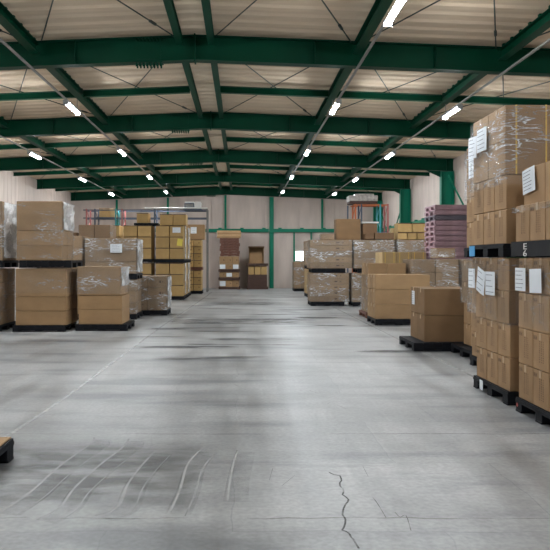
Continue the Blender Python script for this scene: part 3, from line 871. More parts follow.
def load(phrase, x0, y0, W, D, z0, hs, nx=1, ny=1, mat='brown', tone='brown', side='R', tape=None, marks=None, straps=None, jit=0.004, top_all=None,
         gap=0.010, seed=0, front_only=False):
    """cartons stacked in a block; only cartons with a face towards the aisle, the camera or the open top are there"""
    rnd = random.Random(seed + int(abs(x0)*100) + int(y0*10))
    z = z0; out = {}
    cw, cd = W/nx, D/ny
    ztop = z0 + sum(hs)
    if mat == 'yellow' and gap < .02: gap = 0.03
    if top_all is None: top_all = ztop < 1.6
    for k, h in enumerate(hs):
        for i in range(nx):
            for j in range(ny):
                aisle = (i == 0) if side == 'R' else (i == nx-1)
                if not (j == 0 or aisle or (top_all and k == len(hs)-1)): continue
                if front_only and j: continue
                lay = '' if len(hs) == 1 else (('top' if k == len(hs)-1 else LAY[k]) + ' layer')
                col = '' if nx == 1 else (['aisle side', 'wall side'] if nx == 2 else ['aisle side', 'central', 'wall side'] if nx == 3 else
                      ['aisle side', 'second from aisle', 'third from aisle', 'wall side'])[i if side == 'R' else nx-1-i]
                dep = '' if ny == 1 else (['front', 'rear'] if ny == 2 else ['front', 'middle', 'rear'])[j]
                pos = ', '.join(s_ for s_ in (' '.join((dep + ' ' + col).split()), lay) if s_)
                lb = '%s carton, %s%s' % (tone, pos + ', ' if pos else '', phrase)
                me = carton_mesh(cw-gap, cd-gap, h-0.005, mat, rnd.randint(0, 2))
                if lb in CULL: continue
                if lb in FAR: FAR_ITEMS.append((me, (x0+(i+.5)*cw, y0+(j+.5)*cd, z))); continue
                o = link('carton', me, None, (x0+(i+.5)*cw + rnd.uniform(-jit, jit)*.4, y0+(j+.5)*cd + rnd.uniform(-jit, jit)*.4, z), rnd.uniform(-1, 1)*jit*0.4)
                tag(o, lb, 'cardboard box', 'cartons, ' + phrase)
                if tape: link('tape', tape_mesh(cw-gap, cd-gap, h-0.005, axis=tape), o)
                if marks:
                    for f_ in marks.split('+'):
                        fc, st = f_.split(':')
                        if (fc == 'side' and aisle) or (fc == 'front' and j == 0):
                            link('printed_mark', print_mesh(fc, cw-gap, cd-gap, h-0.005, st), o)
                if mat == 'yellow' and (j == 0): link('gap_shade', gap_shade_mesh(cw-gap, cd-gap, h-0.005), o)
                if straps and k in straps[0]:
                    for off in straps[1]: link('strap', strap_mesh(cw-gap, cd-gap, h-0.005, off*cw), o)
                out[(i, j, k)] = o
        z += h
    return out
def wrap(phrase, x0, y0, W, D, z0, z1, mat='wrap1', seed=0, amp=0.010, off=0.018, open_top=True):
    rnd = random.Random(seed*31+5); z0 += 0.012; z1 -= 0.004
    bm = bmesh.new(); hw, hd = W/2+off, D/2+off; r = 0.013
    pts = []
    def side(ax, ay, bx_, by_, n):
        for k in range(n): t = k/n; pts.append((ax+(bx_-ax)*t, ay+(by_-ay)*t))
    n1 = max(6, int(W/0.09)); n2 = max(6, int(D/0.09))
    side(-hw+r, -hd, hw-r, -hd, n1); side(hw, -hd+r, hw, hd-r, n2); side(hw-r, hd, -hw+r, hd, n1); side(-hw, hd-r, -hw, -hd+r, n2)
    m = max(5, int((z1-z0)/0.08)); rings = []
    for j in range(m+1):
        zz = z0 + (z1-z0)*j/m; ring = []
        for i, (a, b_) in enumerate(pts):
            d_ = Vector((a/hw, b_/hd, 0)); 
            k = rnd.uniform(0, amp)
            edge = 0.02*rnd.random() if j in (0, m) else 0
            dx = (1 if abs(a) > hw-0.002 else 0)*math.copysign(k, a); dy = (1 if abs(b_) > hd-0.002 else 0)*math.copysign(k, b_)
            ring.append(bm.verts.new((a+dx, b_+dy, zz + (-edge if j == m else edge*0.3) + rnd.uniform(-.01, .01)*(0 < j < m))))
        rings.append(ring)
    if not open_top:
        pass
    n = len(pts)
    for j in range(len(rings)-1):
        for i in range(n):
            bm.faces.new((rings[j][i], rings[j][(i+1) % n], rings[j+1][(i+1) % n], rings[j+1][i]))
    o = obj('stretch_wrap', bm, mat, None, (x0+W/2, y0+D/2, 0), smooth=True)
    tag(o, 'clear crinkled plastic film around ' + phrase, 'plastic wrap', 'plastic film on pallet loads')
    return o
def sidesheet(wr_, label, yy, zz, w_, h_, wx, tilt=0.0, seed=0, lines=5, name='paper_sheet'):
    """sheet on the x- face of a wrapped load"""
    return paper(wr_, name, label, w_, h_, (wx - wr_.location.x, yy - wr_.location.y, zz), -math.pi/2, tilt, 'paper', lines, seed)
def frontsheet(wr_, label, xx, zz, w_, h_, wy, tilt=0.0, seed=0, lines=4, mat='paper', name='paper_sheet'):
    return paper(wr_, name, label, w_, h_, (xx - wr_.location.x, wy - wr_.location.y, zz), 0, tilt, mat, lines, seed)

# ---------------- right side, near
# R1
P1 = pallet('black plastic pallet on the floor at the right frame edge, red mark', 2.77, 6.10, 0, H=0.14)
rm = obj('red_mark', tube(bmesh.new(), (-0.553, 0.50, 0.07), (-0.5495, 0.50, 0.07), 0.02, 12), 'red', P1); rm['label'] = 'round red mark'
load('lower load nearest the camera', 2.79, 6.12, 1.07, 1.06, 0.14, [0.352]*4, 2, 3, 'warm', 'brown', tape='x', marks='side:text+front:text', top_all=False)
w_ = wrap('upper half of the lower load nearest the camera', 2.79, 6.12, 1.07, 1.06, 0.86, 1.53, 'wrap3', 1)
sidesheet(w_, 'white handwritten sheet, farther one', 7.02, 1.33, 0.26, 0.225, 2.75, 0.0, 1)
sidesheet(w_, 'blank pale sheet, nearer one', 6.66, 1.325, 0.27, 0.225, 2.75, -0.03, 2, lines=0)
P2 = pallet('black plastic pallet with white characters on its side, between nearest loads', 2.74, 6.15, 1.552, H=0.15)
def text_obj(txt, size, parent, loc, rot, mat):
    cu = bpy.data.curves.new('txt', 'FONT'); cu.body = txt; cu.size = size; cu.extrude = 0.0006; cu.align_x = 'CENTER'; cu.align_y = 'CENTER'; cu.space_line = 0.78
    o = bpy.data.objects.new('txt', cu); C.objects.link(o)
    dg = bpy.context.evaluated_depsgraph_get(); me = bpy.data.meshes.new_from_object(o.evaluated_get(dg))
    bpy.data.objects.remove(o); bpy.data.curves.remove(cu)
    me.materials.clear(); me.materials.append(M[mat])
    t = link('lettering', me, parent, loc); t.rotation_euler = rot; t.scale = (2.3, 1, 1); return t
obj('side_plate', B(-0.552, -0.546, -0.53, 0.53, 0.005, 0.125), 'black_plastic', P2)
text_obj('E\n6', 0.085, P2, (-0.5545, 0.17, 0.063), (math.pi/2, 0, -math.pi/2), 'white_metal')
load('bottom of upper load nearest the camera', 2.78, 6.17, 1.07, 1.06, 1.702, [0.365], 2, 3, 'warm', 'brown', tape='x', marks='side:text+front:text')
load('top of upper load nearest the camera', 2.84, 6.17, 1.02, 1.0, 2.067, [0.375], 2, 2, 'warm', 'strapped brown', tape='x', straps=((0,), (-0.25, 0.25)))
w_ = wrap('foot of the top cartons nearest the camera', 2.775, 6.165, 1.085, 1.075, 1.98, 2.06, 'wrap2', 21)
sidesheet(w_, 'white handwritten sheet hanging askew with folded top edge', 7.0, 2.30, 0.30, 0.24, 2.825, -0.10, 7, 6)
# R2
P3 = pallet('black plastic floor pallet with white tag, second load on right', 2.78, 7.44, 0, H=0.14)
tg = obj('tag', B(-0.556, -0.551, 0.20, 0.30, 0.02, 0.13), 'paper', P3); tg['label'] = 'white tag'
load('lower half of second load on right', 2.81, 7.46, 1.06, 1.06, 0.14, [0.352]*2, 2, 3, 'warm', 'brown', tape='x', marks='side:text', top_all=False)
load('upper half of second load on right', 2.80, 7.46, 1.06, 1.06, 0.844, [0.352]*2, 2, 3, 'warm', 'wrapped brown', tape='x', marks='side:text', top_all=False)
w_ = wrap('lower load second from the camera on right', 2.80, 7.46, 1.06, 1.06, 0.80, 1.54, 'wrap3', 2)
sidesheet(w_, 'white printed sheet, nearest of three', 7.90, 1.26, 0.30, 0.26, 2.76, 0.0, 3, 4)
sidesheet(w_, 'white printed sheet tilted, middle one', 8.18, 1.28, 0.27, 0.28, 2.752, 0.25, 4, 4)
P4 = pallet('raised black pallet with blue tag at its far end, second load', 2.74, 7.46, 1.552, H=0.14)
tg = obj('tag', B(-0.556, -0.551, 0.34, 0.53, 0.01, 0.13), 'blue', P4); tg['label'] = 'blue tag'
load('second load on right, above raised pallet', 2.78, 7.48, 1.06, 1.06, 1.692, [0.365]*2, 2, 3, 'warm', 'brown', tape='x', marks='side:text')
load('second load on right, top of tall stack', 2.77, 7.48, 1.14, 1.04, 2.422, [0.365]*2, 2, 2, 'warm', 'strapped brown', tape='x', straps=((0, 1), (-0.29, 0.26)))
w_ = wrap('top of the tall strapped stack on right', 2.77, 7.48, 1.14, 1.06, 2.30, 3.14, 'wrap1', 3)
sidesheet(w_, 'white printed sheet, nearer one', 8.10, 2.88, 0.32, 0.26, 2.735, 0.0, 8, 5)
sidesheet(w_, 'white printed sheet, farther one', 8.42, 2.84, 0.30, 0.25, 2.735, 0.05, 9, 5)
# R3
pallet('black floor pallet jutting out behind second load on right', 3.32, 9.25, 0)
load('lower load third from camera', 3.34, 9.27, 1.00, 1.06, 0.14, [0.352]*4, 2, 3, 'warm', 'brown', tape='x', marks='side:text', top_all=False)
w_ = wrap('lower load third from the camera on right', 3.30, 9.27, 1.06, 1.06, 0.75, 1.54, 'wrap2', 4)
sidesheet(w_, 'white printed sheet, nearer one', 9.70, 1.26, 0.30, 0.27, 3.255, 0.0, 5, 4)
sidesheet(w_, 'white printed sheet, farther one', 10.06, 1.26, 0.28, 0.27, 3.255, 0.0, 6, 4)
pallet('raised black pallet, third load on right', 3.24, 9.27, 1.552)
load('third load on right, upper part', 3.27, 9.29, 1.04, 1.06, 1.692, [0.36]*4, 2, 3, 'warm', 'brown', tape='x', marks='side:text')
w_ = wrap('upper third load from the camera on right', 3.27, 9.29, 1.04, 1.06, 2.35, 3.12, 'wrap1', 5)
sidesheet(w_, 'white printed sheet', 9.98, 2.80, 0.30, 0.27, 3.235, 0.0, 10, 4)
# R4
pallet('black floor pallet beside the lone two layer load', 3.46, 10.66, 0)
load('fourth load on right, bottom part', 3.66, 10.68, 0.90, 1.06, 0.14, [0.34]*2, 2, 3, 'warm', 'brown', tape='x', top_all=False)
load('fourth load on right, wrapped part', 3.63, 10.68, 0.92, 1.06, 0.82, [0.34]*2, 2, 3, 'grey', 'wrapped brown', tape='x')
wrap('fourth load on right behind the papers', 3.63, 10.68, 0.92, 1.06, 0.80, 1.50, 'wrap2', 6)
# R5 lone stack
pallet('black plastic pallet under the lone two layer carton load', 2.86, 11.80, 0)
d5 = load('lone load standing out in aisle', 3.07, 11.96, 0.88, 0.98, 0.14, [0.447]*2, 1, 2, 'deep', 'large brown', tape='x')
for k_, o_ in d5.items():
    if k_ == (0, 1, 1): paper(o_, 'shipping_label', 'white barcode label', 0.20, 0.24, (-0.446, -0.02, 0.26), -math.pi/2, 0, 'paper', 6, 12)
# R6
pallet('black plastic pallet under three layer brown load mid aisle', 3.10, 16.45, 0)
load('three layer load behind the lone load', 3.11, 16.52, 1.27, 1.04, 0.14, [0.343]*3, 1, 3, 'brown', 'wide brown', tape='x')
for yy, zz in ((16.95, 0.98), (16.95, 0.65), (17.3, 0.66)):
    pass
# R7
pallet('reddish brown wooden pallet behind the three layer load', 3.22, 18.4, 0, mat='red_wood', group='wooden pallets')
load('wrapped load behind three layer load', 3.28, 18.42, 0.96, 1.06, 0.14, [0.33, 0.33, 0.32], 2, 3, 'grey', 'wrapped brown', top_all=False)
wrap('low load behind the three layer load', 3.28, 18.42, 0.96, 1.06, 0.14, 1.12, 'wrap2', 7)
load('on top of load behind three layer load', 3.28, 18.4, 0.98, 1.0, 1.125, [0.30], 2, 2, 'brown', 'brown', tape='x', top_all=True)
# W wrapped pair
pallet('black pallet under wide wrapped load by the purple pallets', 4.40, 18.0, 0)
load('wide wrapped load before purple pallets', 4.33, 18.02, 1.18, 1.06, 0.14, [0.36, 0.36, 0.33, 0.34], 2, 2, 'grey', 'brown', top_all=True)
wrap('the wide brown load in front of purple pallets', 4.33, 18.02, 1.18, 1.06, 0.14, 1.54, 'wrap2', 8)
pallet('black pallet behind the fourth right load', 5.62, 18.0, 0)
load('wrapped load hugging right stacks', 5.64, 18.02, 1.06, 1.06, 0.14, [0.36, 0.36, 0.33, 0.34], 2, 2, 'grey', 'brown', top_all=True)
wrap('the brown load between purple pallets and near right stacks', 5.64, 18.02, 1.06, 1.06, 0.14, 1.54, 'wrap1', 9)
load('small wrapped one before the purple pallets', 5.02, 18.3, 0.48, 0.6, 1.545, [0.27], 1, 1, 'grey', 'small brown')
wrap('the small carton before the purple pallets', 5.02, 18.3, 0.48, 0.6, 1.56, 1.80, 'wrap1', 10)
# S strapped straw row
pallet('black pallet under the pale strapped cartons', 4.08, 20.4, 0)
load('row of pale strapped cartons', 4.04, 20.4, 1.26, 1.06, 0.14, [0.40, 0.40, 0.40, 0.39], 3, 2, 'straw', 'pale', straps=((0, 1, 2, 3), (-0.3, 0.3)), top_all=False)
# purple pallets
for k in range(21):
    gm = k == 18
    pallet(('slate grey plastic pallet, the odd colour in purple stack' if gm else 'purple plastic pallet in the tall stack, %s' % (
        'topmost' if k == 20 else 'just under the topmost' if k == 19 else 'level %s counted from the floor' % ['one','two','three','four','five','six','seven','eight','nine','ten','eleven','twelve','thirteen','fourteen','fifteen','sixteen','seventeen','eighteen'][k])),
        5.40 + 0.010*math.sin(k*2.3), 19.9 + 0.010*math.cos(k*1.7), k*0.145, 1.1, 1.1, 0.144, 'grey_plastic' if gm else 'purple_plastic', 0, 'stack of purple plastic pallets')
# R8 / double stack
pallet('black floor pallet under the wrapped double stack by aisle', 2.27, 23.2, 0)
load('lower half of wrapped double stack', 2.26, 23.22, 1.26, 1.06, 0.14, [0.188]*5, 1, 2, 'grey', 'flat brown', marks='front:dot', top_all=False)
wrap('lower half of the double stack by aisle', 2.26, 23.22, 1.26, 1.06, 0.13, 1.08, 'wrap1', 11)
pallet('black raised pallet midway up wrapped double stack', 2.30, 23.2, 1.085)
load('upper half of wrapped double stack', 2.24, 23.22, 1.38, 1.06, 1.225, [0.187]*5, 1, 2, 'grey', 'flat brown', marks='front:dot')
w_ = wrap('upper half of the double stack by aisle', 2.24, 23.22, 1.38, 1.06, 1.225, 2.165, 'wrap1', 12)
pallet('black floor pallet right of wrapped double stack', 3.62, 23.0, 0)
load('low load right of double stack', 3.60, 23.02, 1.08, 1.06, 0.14, [0.31]*3, 2, 2, 'grey', 'brown', top_all=False)
wrap('low load right of double stack', 3.60, 23.02, 1.08, 1.06, 0.13, 1.08, 'wrap2', 13)
pallet('black raised pallet right of double stack', 3.80, 23.2, 1.085)
load('raised load right of double stack', 3.68, 23.22, 1.32, 1.06, 1.225, [0.31]*3, 1, 2, 'grey', 'broad brown')
wrap('raised load right of double stack', 3.68, 23.22, 1.32, 1.06, 1.225, 2.165, 'wrap2', 14)
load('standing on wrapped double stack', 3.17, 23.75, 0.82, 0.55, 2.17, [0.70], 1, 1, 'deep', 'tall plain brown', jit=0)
o_ = load('beside tall brown one atop stack', 2.66, 23.5, 0.42, 0.5, 2.17, [0.20], 1, 1, 'grey', 'small film wrapped')
wrap('the small carton atop double stack', 2.66, 23.5, 0.42, 0.5, 2.18, 2.37, 'wrap1', 15)
d_ = load('behind tall brown carton', 4.06, 23.75, 0.48, 0.5, 2.17, [0.55], 1, 1, 'dark', 'dark brown')
tag(obj('cover_sheet', B(-0.29, 0.29, -0.28, 0.28, 0, 0.05, bevel=0.02, seg=2), 'white_metal', None, (4.30, 24.0, 2.722)), 'white cover lying on the dark brown carton', 'cover')
load('low one by dark carton', 4.05, 23.25, 0.30, 0.4, 2.17, [0.20], 1, 1, 'dark', 'small dark')
load('low long one beside dark carton', 4.37, 23.25, 0.62, 0.42, 2.17, [0.22], 1, 1, 'dark', 'long dark brown')
# R9
pallet('black floor pallet left of the purple pallets', 5.12, 23.2, 0)
load('lower load behind purple pallets', 5.14, 23.22, 1.06, 1.06, 0.14, [0.31]*3, 2, 2, 'grey', 'brown', top_all=False)
pallet('black raised pallet left of the purple pallets', 5.12, 23.2, 1.085)
load('raised load left of purple pallets', 5.12, 23.22, 1.06, 1.06, 1.225, [0.31]*3, 1, 2, 'grey', 'broad brown')
wrap('raised load left of the purple pallets', 5.12, 23.22, 1.06, 1.06, 1.225, 2.165, 'wrap2', 16)
load('lower yellow row atop load beside purple pallets', 5.12, 23.3, 0.96, 0.6, 2.17, [0.24], 3, 1, 'yellow', 'yellowish')
load('upper yellow row atop load beside purple pallets', 5.12, 23.3, 0.96, 0.6, 2.412, [0.30], 2, 1, 'yellow', 'yellowish')
load('pale one left of yellow row', 5.05, 23.95, 0.5, 0.34, 2.17, [0.40], 1, 1, 'straw', 'pale straw coloured')
# far right by aisle (near the bright window)
pallet('black pallet under load nearest the bright window', 2.5, 33.6, 0)
load('dim load nearest bright window', 2.5, 33.62, 0.95, 1.0, 0.14, [0.42]*3, 3, 1, 'brown', 'brown', top_all=False)
wrap('load nearest the bright window', 2.5, 33.62, 0.95, 1.0, 0.14, 1.40, 'wrap1', 17)
pallet('black floor pallet behind double stack', 2.63, 28.6, 0)
load('lower load behind double stack', 2.63, 28.62, 1.06, 1.06, 0.14, [0.33]*3, 2, 2, 'straw', 'pale brown', top_all=False)
pallet('black raised pallet behind double stack', 2.63, 28.6, 1.135)
load('raised load behind double stack', 2.60, 28.62, 1.06, 1.06, 1.275, [0.33]*3, 2, 2, 'brown', 'brown')
wrap('raised load behind double stack', 2.60, 28.62, 1.06, 1.06, 1.275, 2.265, 'wrap1', 18)

# ---------------- left side
def lcart(*a, **k): return load(*a, side='L', **k)
# L-A
pallet('black floor pallet of tall two tier load, left front row', -4.80, 14.95, 0)
lcart('lower tier of tall front left load', -4.74, 14.97, 1.08, 1.04, 0.14, [0.30, 0.30, 0.59], nx=1, ny=2, mat='brown', tone='wide brown', top_all=False)
w_ = wrap('lower tier of tall front left load', -4.74, 14.97, 1.08, 1.04, 0.80, 1.33, 'wrap3', 31)
pallet('black raised pallet of tall two tier load, left front row', -4.66, 14.95, 1.345, H=0.155)
lcart('upper tier of tall front left load', -4.72, 14.97, 0.96, 1.02, 1.50, [0.32, 0.31, 0.62], nx=1, ny=2, mat='brown', tone='wide brown')
w_ = wrap('upper tier of tall front left load', -4.72, 14.97, 0.96, 1.02, 1.52, 2.75, 'wrap3', 32)
# crumpled milky sheets; on the wraps they paint the glare of aisle faces
def film_band(label, x, y, z0, z1, w_, seed, ax='y'):
    rnd = random.Random(seed); bm = bmesh.new(); n, m = 8, int((z1-z0)/0.05); vs = []
    for j in range(m+1):
        row = []
        for i in range(n+1):
            a = w_*i/n
            row.append(bm.verts.new((0.004+rnd.uniform(0, .022), a + rnd.uniform(-.01, .01), z0+(z1-z0)*j/m)))
        vs.append(row)
    for j in range(m):
        for i in range(n): bm.faces.new((vs[j][i], vs[j][i+1], vs[j+1][i+1], vs[j+1][i]))
    return bm
M['film_and_glare'] = wrap_mat('milky_film_and_glare', 0.55, 1.0, 3.0)  # milky film, also used for the painted glare on wraps
def glare_on(wr_, x, y, z0, z1, w_, seed):
    o = obj('film_glare', film_band('', 0, 0, 0, z1-z0, w_, seed), 'film_and_glare', wr_, (x-wr_.location.x, y-wr_.location.y, z0), smooth=True)
    o['label'] = 'white glare painted on aisle face of film'; return o
glare_on(w_, -4.72+0.96+0.014, 14.99, 2.15, 2.73, 0.98, 1)
# L0
pallet('black floor pallet cut by the left picture edge', -6.15, 14.95, 0)
lcart('lower tier of leftmost front load', -6.13, 14.97, 1.06, 1.04, 0.14, [0.30, 0.30, 0.295, 0.295], nx=2, ny=2, mat='brown', tone='brown', top_all=False, marks='front:dot')
wrap('lower tier of leftmost front load', -6.13, 14.97, 1.06, 1.04, 0.14, 1.33, 'wrap3', 33)
pallet('black raised pallet cut by the left picture edge', -6.10, 14.95, 1.345, H=0.155)
lcart('upper tier of leftmost front load', -6.07, 14.97, 1.06, 1.02, 1.50, [0.32, 0.31, 0.31, 0.31], nx=2, ny=2, mat='brown', tone='brown')
w_ = wrap('upper tier of leftmost front load', -6.07, 14.97, 1.06, 1.02, 1.50, 2.75, 'wrap2', 34)
glare_on(w_, -6.07+1.06+0.014, 14.99, 1.55, 2.73, 0.98, 2)
# L-B
pallet('black pallet under the front load by the left aisle edge', -3.52, 15.15, 0)
lcart('lower half of front load by aisle at left', -3.46, 15.17, 0.93, 1.04, 0.14, [0.31, 0.30], nx=1, ny=1, mat='tan', tone='wide tan')
lcart('upper half of front load by aisle at left', -3.49, 15.17, 0.92, 1.04, 0.755, [0.62], nx=1, ny=1, mat='tan', tone='wide tan')
w_ = wrap('upper half of the front load by the left aisle edge', -3.49, 15.17, 0.92, 1.04, 0.78, 1.39, 'wrap1', 35)
glare_on(w_, -3.49+0.92+0.014, 15.19, 0.95, 1.36, 1.0, 3)
# L-C
pallet('black floor pallet of the load behind front left ones', -3.73, 18.0, 0)
lcart('lower tier of second row load by aisle', -3.72, 18.02, 1.06, 1.06, 0.14, [0.29]*3, nx=2, ny=2, mat='grey', tone='brown', top_all=False)
wrap('lower tier of second row load by left aisle edge', -3.72, 18.02, 1.06, 1.06, 0.14, 1.01, 'wrap2', 36)
pallet('black raised pallet of the load behind front left ones', -3.73, 18.0, 1.018)
lcart('upper tier of second row load by aisle', -3.95, 18.02, 1.30, 1.06, 1.16, [0.30]*3, nx=1, ny=2, mat='grey', tone='brown')
w_ = wrap('upper tier of second row load by left aisle edge', -3.95, 18.02, 1.30, 1.06, 1.16, 2.06, 'wrap2', 37)
frontsheet(w_, 'white printed sheet', -3.15, 1.80, 0.30, 0.22, 17.985, 0, 21, 5)
glare_on(w_, -3.95+1.30+0.014, 18.04, 1.2, 2.04, 1.0, 4)
# L-C2
pallet('black floor pallet behind the tall front left load', -5.15, 18.0, 0)
lcart('lower tier behind tall front left load', -5.12, 18.02, 1.06, 1.06, 0.14, [0.29]*3, nx=2, ny=1, mat='brown', tone='brown', top_all=False)
pallet('black raised pallet behind the tall front left load', -5.15, 18.0, 1.018)
lcart('upper tier behind tall front left load', -5.10, 18.02, 1.08, 1.06, 1.16, [0.32]*3, nx=2, ny=1, mat='brown', tone='brown')
wrap('upper tier behind tall front left load', -5.10, 18.02, 1.08, 1.06, 1.16, 2.12, 'wrap1', 38)
# L-G
pallet('black floor pallet in the third row at left', -4.72, 20.6, 0)
lcart('lower tier in third row at left', -4.70, 20.62, 1.0, 1.06, 0.14, [0.34]*3, nx=2, ny=1, mat='grey', tone='brown', top_all=False)
pallet('black raised pallet in the third row at left', -4.72, 20.6, 1.165)
lcart('upper tier in third row at left', -4.70, 20.62, 0.92, 1.0, 1.305, [0.41, 0.41, 0.40], nx=2, ny=1, mat='warm', tone='light brown')
wrap('upper tier in third row at left', -4.70, 20.62, 0.92, 1.0, 1.9, 2.52, 'wrap1', 39)
lcart('small one beside the third row load', -5.1, 20.7, 0.34, 0.5, 1.305, [1.0], nx=1, ny=1, mat='dark', tone='narrow dark', top_all=False)
pallet('black raised pallet beside third row load', -5.9, 20.6, 1.165)
pallet('black floor pallet beside third row load', -5.9, 20.6, 0)
lcart('lower tier beside third row load', -5.88, 20.62, 1.1, 1.06, 0.14, [0.34]*3, nx=2, ny=1, mat='grey', tone='brown', top_all=False)
# L-D
pallet('black pallet under the short wrapped load by aisle at left', -3.10, 19.3, 0)
lcart('short wrapped load by aisle at left', -3.07, 19.32, 1.06, 1.04, 0.14, [0.31]*3, nx=2, ny=2, mat='grey', tone='brown', marks='front:dot')
w_ = wrap('short load by aisle at left', -3.07, 19.32, 1.06, 1.04, 0.14, 1.08, 'wrap1', 40)
glare_on(w_, -3.07+1.06+0.014, 19.34, 0.2, 1.04, 0.98, 5)
# L-E yellow stacks
EX = [(-3.22, 'by aisle'), (-4.42, 'second from aisle'), (-5.62, 'third from aisle')]
for i, (x, nm) in enumerate(EX):
    pallet('black floor pallet of yellow carton stack %s' % nm, x, 26.6, 0)
    lcart('lower tier, yellow stack %s' % nm, x+0.02, 26.62, 1.06, 1.06, 0.14, [0.415]*3, nx=2, ny=2, mat='yellow', tone='yellowish', top_all=False, tape=None, seed=i)
    pallet('black raised pallet of yellow carton stack %s' % nm, x, 26.6, 1.39)
    dE = lcart('upper tier, yellow stack %s' % nm, x+0.02, 26.62, 1.06, 1.06, 1.53, [0.42]*3, nx=2, ny=2, mat='yellow', tone='yellowish', seed=i+5)
    if i == 0:
        paper(dE[(1, 0, 2)], 'shipping_label', 'white label', 0.30, 0.20, (0, -0.272, 0.24), 0, 0, 'paper', 3, 31)
        paper(dE[(1, 0, 1)], 'shipping_label', 'yellow sheet', 0.20, 0.26, (0.12, -0.272, 0.2), 0, 0.15, 'yellow_paper', 0, 32)
lcart('loose pair topping yellow stack by aisle', -3.05, 26.7, 1.0, 0.9, 2.795, [0.42], nx=2, ny=1, mat='yellow', tone='yellowish')
pallet('black pallet topping the second yellow stack', -4.0, 26.62, 2.795, W=0.9, D=0.9, H=0.08)
lcart('topping second yellow stack', -3.92, 26.7, 0.46, 0.7, 2.88, [0.38], nx=1, ny=1, mat='yellow', tone='single yellowish')
for yy, nm in ((27.95, 'second row'), (29.2, 'third row')):
    pallet('black floor pallet of yellow stack, %s by aisle' % nm, -3.22, yy, 0)
    lcart('lower tier, yellow stack, %s' % nm, -3.2, yy+.02, 1.06, 1.06, 0.14, [0.415]*3, nx=1, ny=2, mat='straw', tone='pale', top_all=False)
    pallet('black raised pallet of yellow stack, %s by aisle' % nm, -3.22, yy, 1.39)
    lcart('upper tier, yellow stack, %s' % nm, -3.2, yy+.02, 1.06, 1.06, 1.53, [0.42]*3, nx=1, ny=2, mat='straw', tone='pale')
for yy, z0_, z1_, nm in ((27.45, 0.2, 1.38, 'lower tier of yellow stack by aisle'), (27.45, 1.55, 2.78, 'upper tier of yellow stack by aisle'),
                     (28.8, 0.2, 1.38, 'lower tier of second row yellow stack'), (28.8, 1.55, 2.78, 'upper tier of second row yellow stack')):
    o_ = obj('film_sheet', film_band('', 0, 0, 0, z1_-z0_, 0.42 if yy < 28 else 0.8, int(yy*10)+int(z0_*3)), 'film_and_glare', None, (-2.135 if yy < 28 else -2.125, yy-0.35, z0_), smooth=True)
    tag(o_, 'milky plastic film sheet on the aisle face, ' + nm, 'plastic film', 'milky film on the yellow stacks')
# L-F far stack
pallet('black floor pallet of farthest left stack', -2.80, 31.2, 0)
lcart('lower tier of farthest left stack', -2.78, 31.22, 1.06, 1.06, 0.14, [0.30]*3, nx=3, ny=2, mat='yellow', tone='yellowish', top_all=False, marks='front:dot')
pallet('reddish raised pallet of farthest left stack', -2.80, 31.2, 1.045, mat='red_wood', group='wooden pallets')
lcart('upper tier of farthest left stack', -2.78, 31.22, 1.06, 1.06, 1.185, [0.30]*4, nx=3, ny=2, mat='yellow', tone='yellowish', marks='front:dot')
dF = lcart('topmost on farthest left stack', -2.6, 31.3, 1.0, 0.9, 2.39, [0.66], nx=1, ny=1, mat='tan', tone='big tan')
for o_ in dF.values(): paper(o_, 'shipping_label', 'white label', 0.26, 0.28, (0.02, -0.452, 0.4), 0, 0, 'paper', 3, 33)

# ---------------- centre back crates
pallet('dark pallet at the foot of crate stack against far wall', -1.14, 36.0, 0, mat='dark_wood', H=0.12, group='dark pallets of the crate stack')
ccx = -1.10
dC = load('bottom of crate stack at far wall', ccx, 36.05, 1.0, 0.9, 0.12, [0.34], 3, 1, 'tan', 'tan', marks='front:dot')
paper(dC[(0, 0, 0)], 'shipping_label', 'white label', 0.30, 0.26, (0, -0.452, 0.17), 0, 0, 'paper', 0, 0)
pallet('dark pallet, second in crate stack against far wall', -1.14, 36.0, 0.465, mat='dark_wood', H=0.13, group='dark pallets of the crate stack')
dC = load('second level of crate stack at far wall', ccx, 36.05, 1.0, 0.9, 0.60, [0.27], 3, 1, 'tan', 'tan', marks='front:dot')
paper(dC[(1, 0, 0)], 'shipping_label', 'white label', 0.28, 0.2, (0, -0.452, 0.13), 0, 0, 'paper', 0, 0)
pallet('dark pallet, third in crate stack against far wall', -1.14, 36.0, 0.875, mat='dark_wood', H=0.13, group='dark pallets of the crate stack')
dC = load('third level of crate stack at far wall', ccx, 36.05, 1.0, 0.9, 1.01, [0.27], 3, 1, 'tan', 'tan', marks='front:dot')
for i_ in (0, 2): paper(dC[(i_, 0, 0)], 'shipping_label', 'white label', 0.28, 0.22, (0, -0.452, 0.13), 0, 0, 'paper', 0, 0)
load('fourth level of crate stack at far wall', ccx, 36.05, 1.0, 0.9, 1.285, [0.38], 3, 1, 'tan', 'tan', marks='front:dot')
for k in range(7):
    pallet('thin dark wooden tray, %s in the slatted part of crate stack' % (['lowest', 'second lowest', 'third lowest', 'middle', 'third from top', 'second from top', 'topmost'][k]),
           -1.06 + 0.03*math.sin(k*2), 36.05, 1.67 + k*0.132, W=0.98, D=0.9, H=0.13, mat='red_wood', group='thin trays of the crate stack', name='tray')
for k in range(4):
    tag(obj('plank', B(-0.6, 0.6, -0.45, 0.45, 0, 0.09, bevel=0.006), 'pale_wood' if k % 2 else 'tan', None, (-0.62+0.03*math.sin(k), 36.5, 2.597+k*0.093)),
        'pale board on top of the crate stack, %s' % ['lowest', 'second', 'third', 'topmost'][k], 'board', 'pale boards topping the crate stack')
pallet('dark pallet under slatted crate left of wide post', 0.28, 36.0, 0, mat='dark_wood', H=0.12, group='dark pallets left of the post')
t = thing('slatted_crate', 'dark slatted crate standing against far wall left of wide post', 'crate', (0.83, 36.5, 0.12))
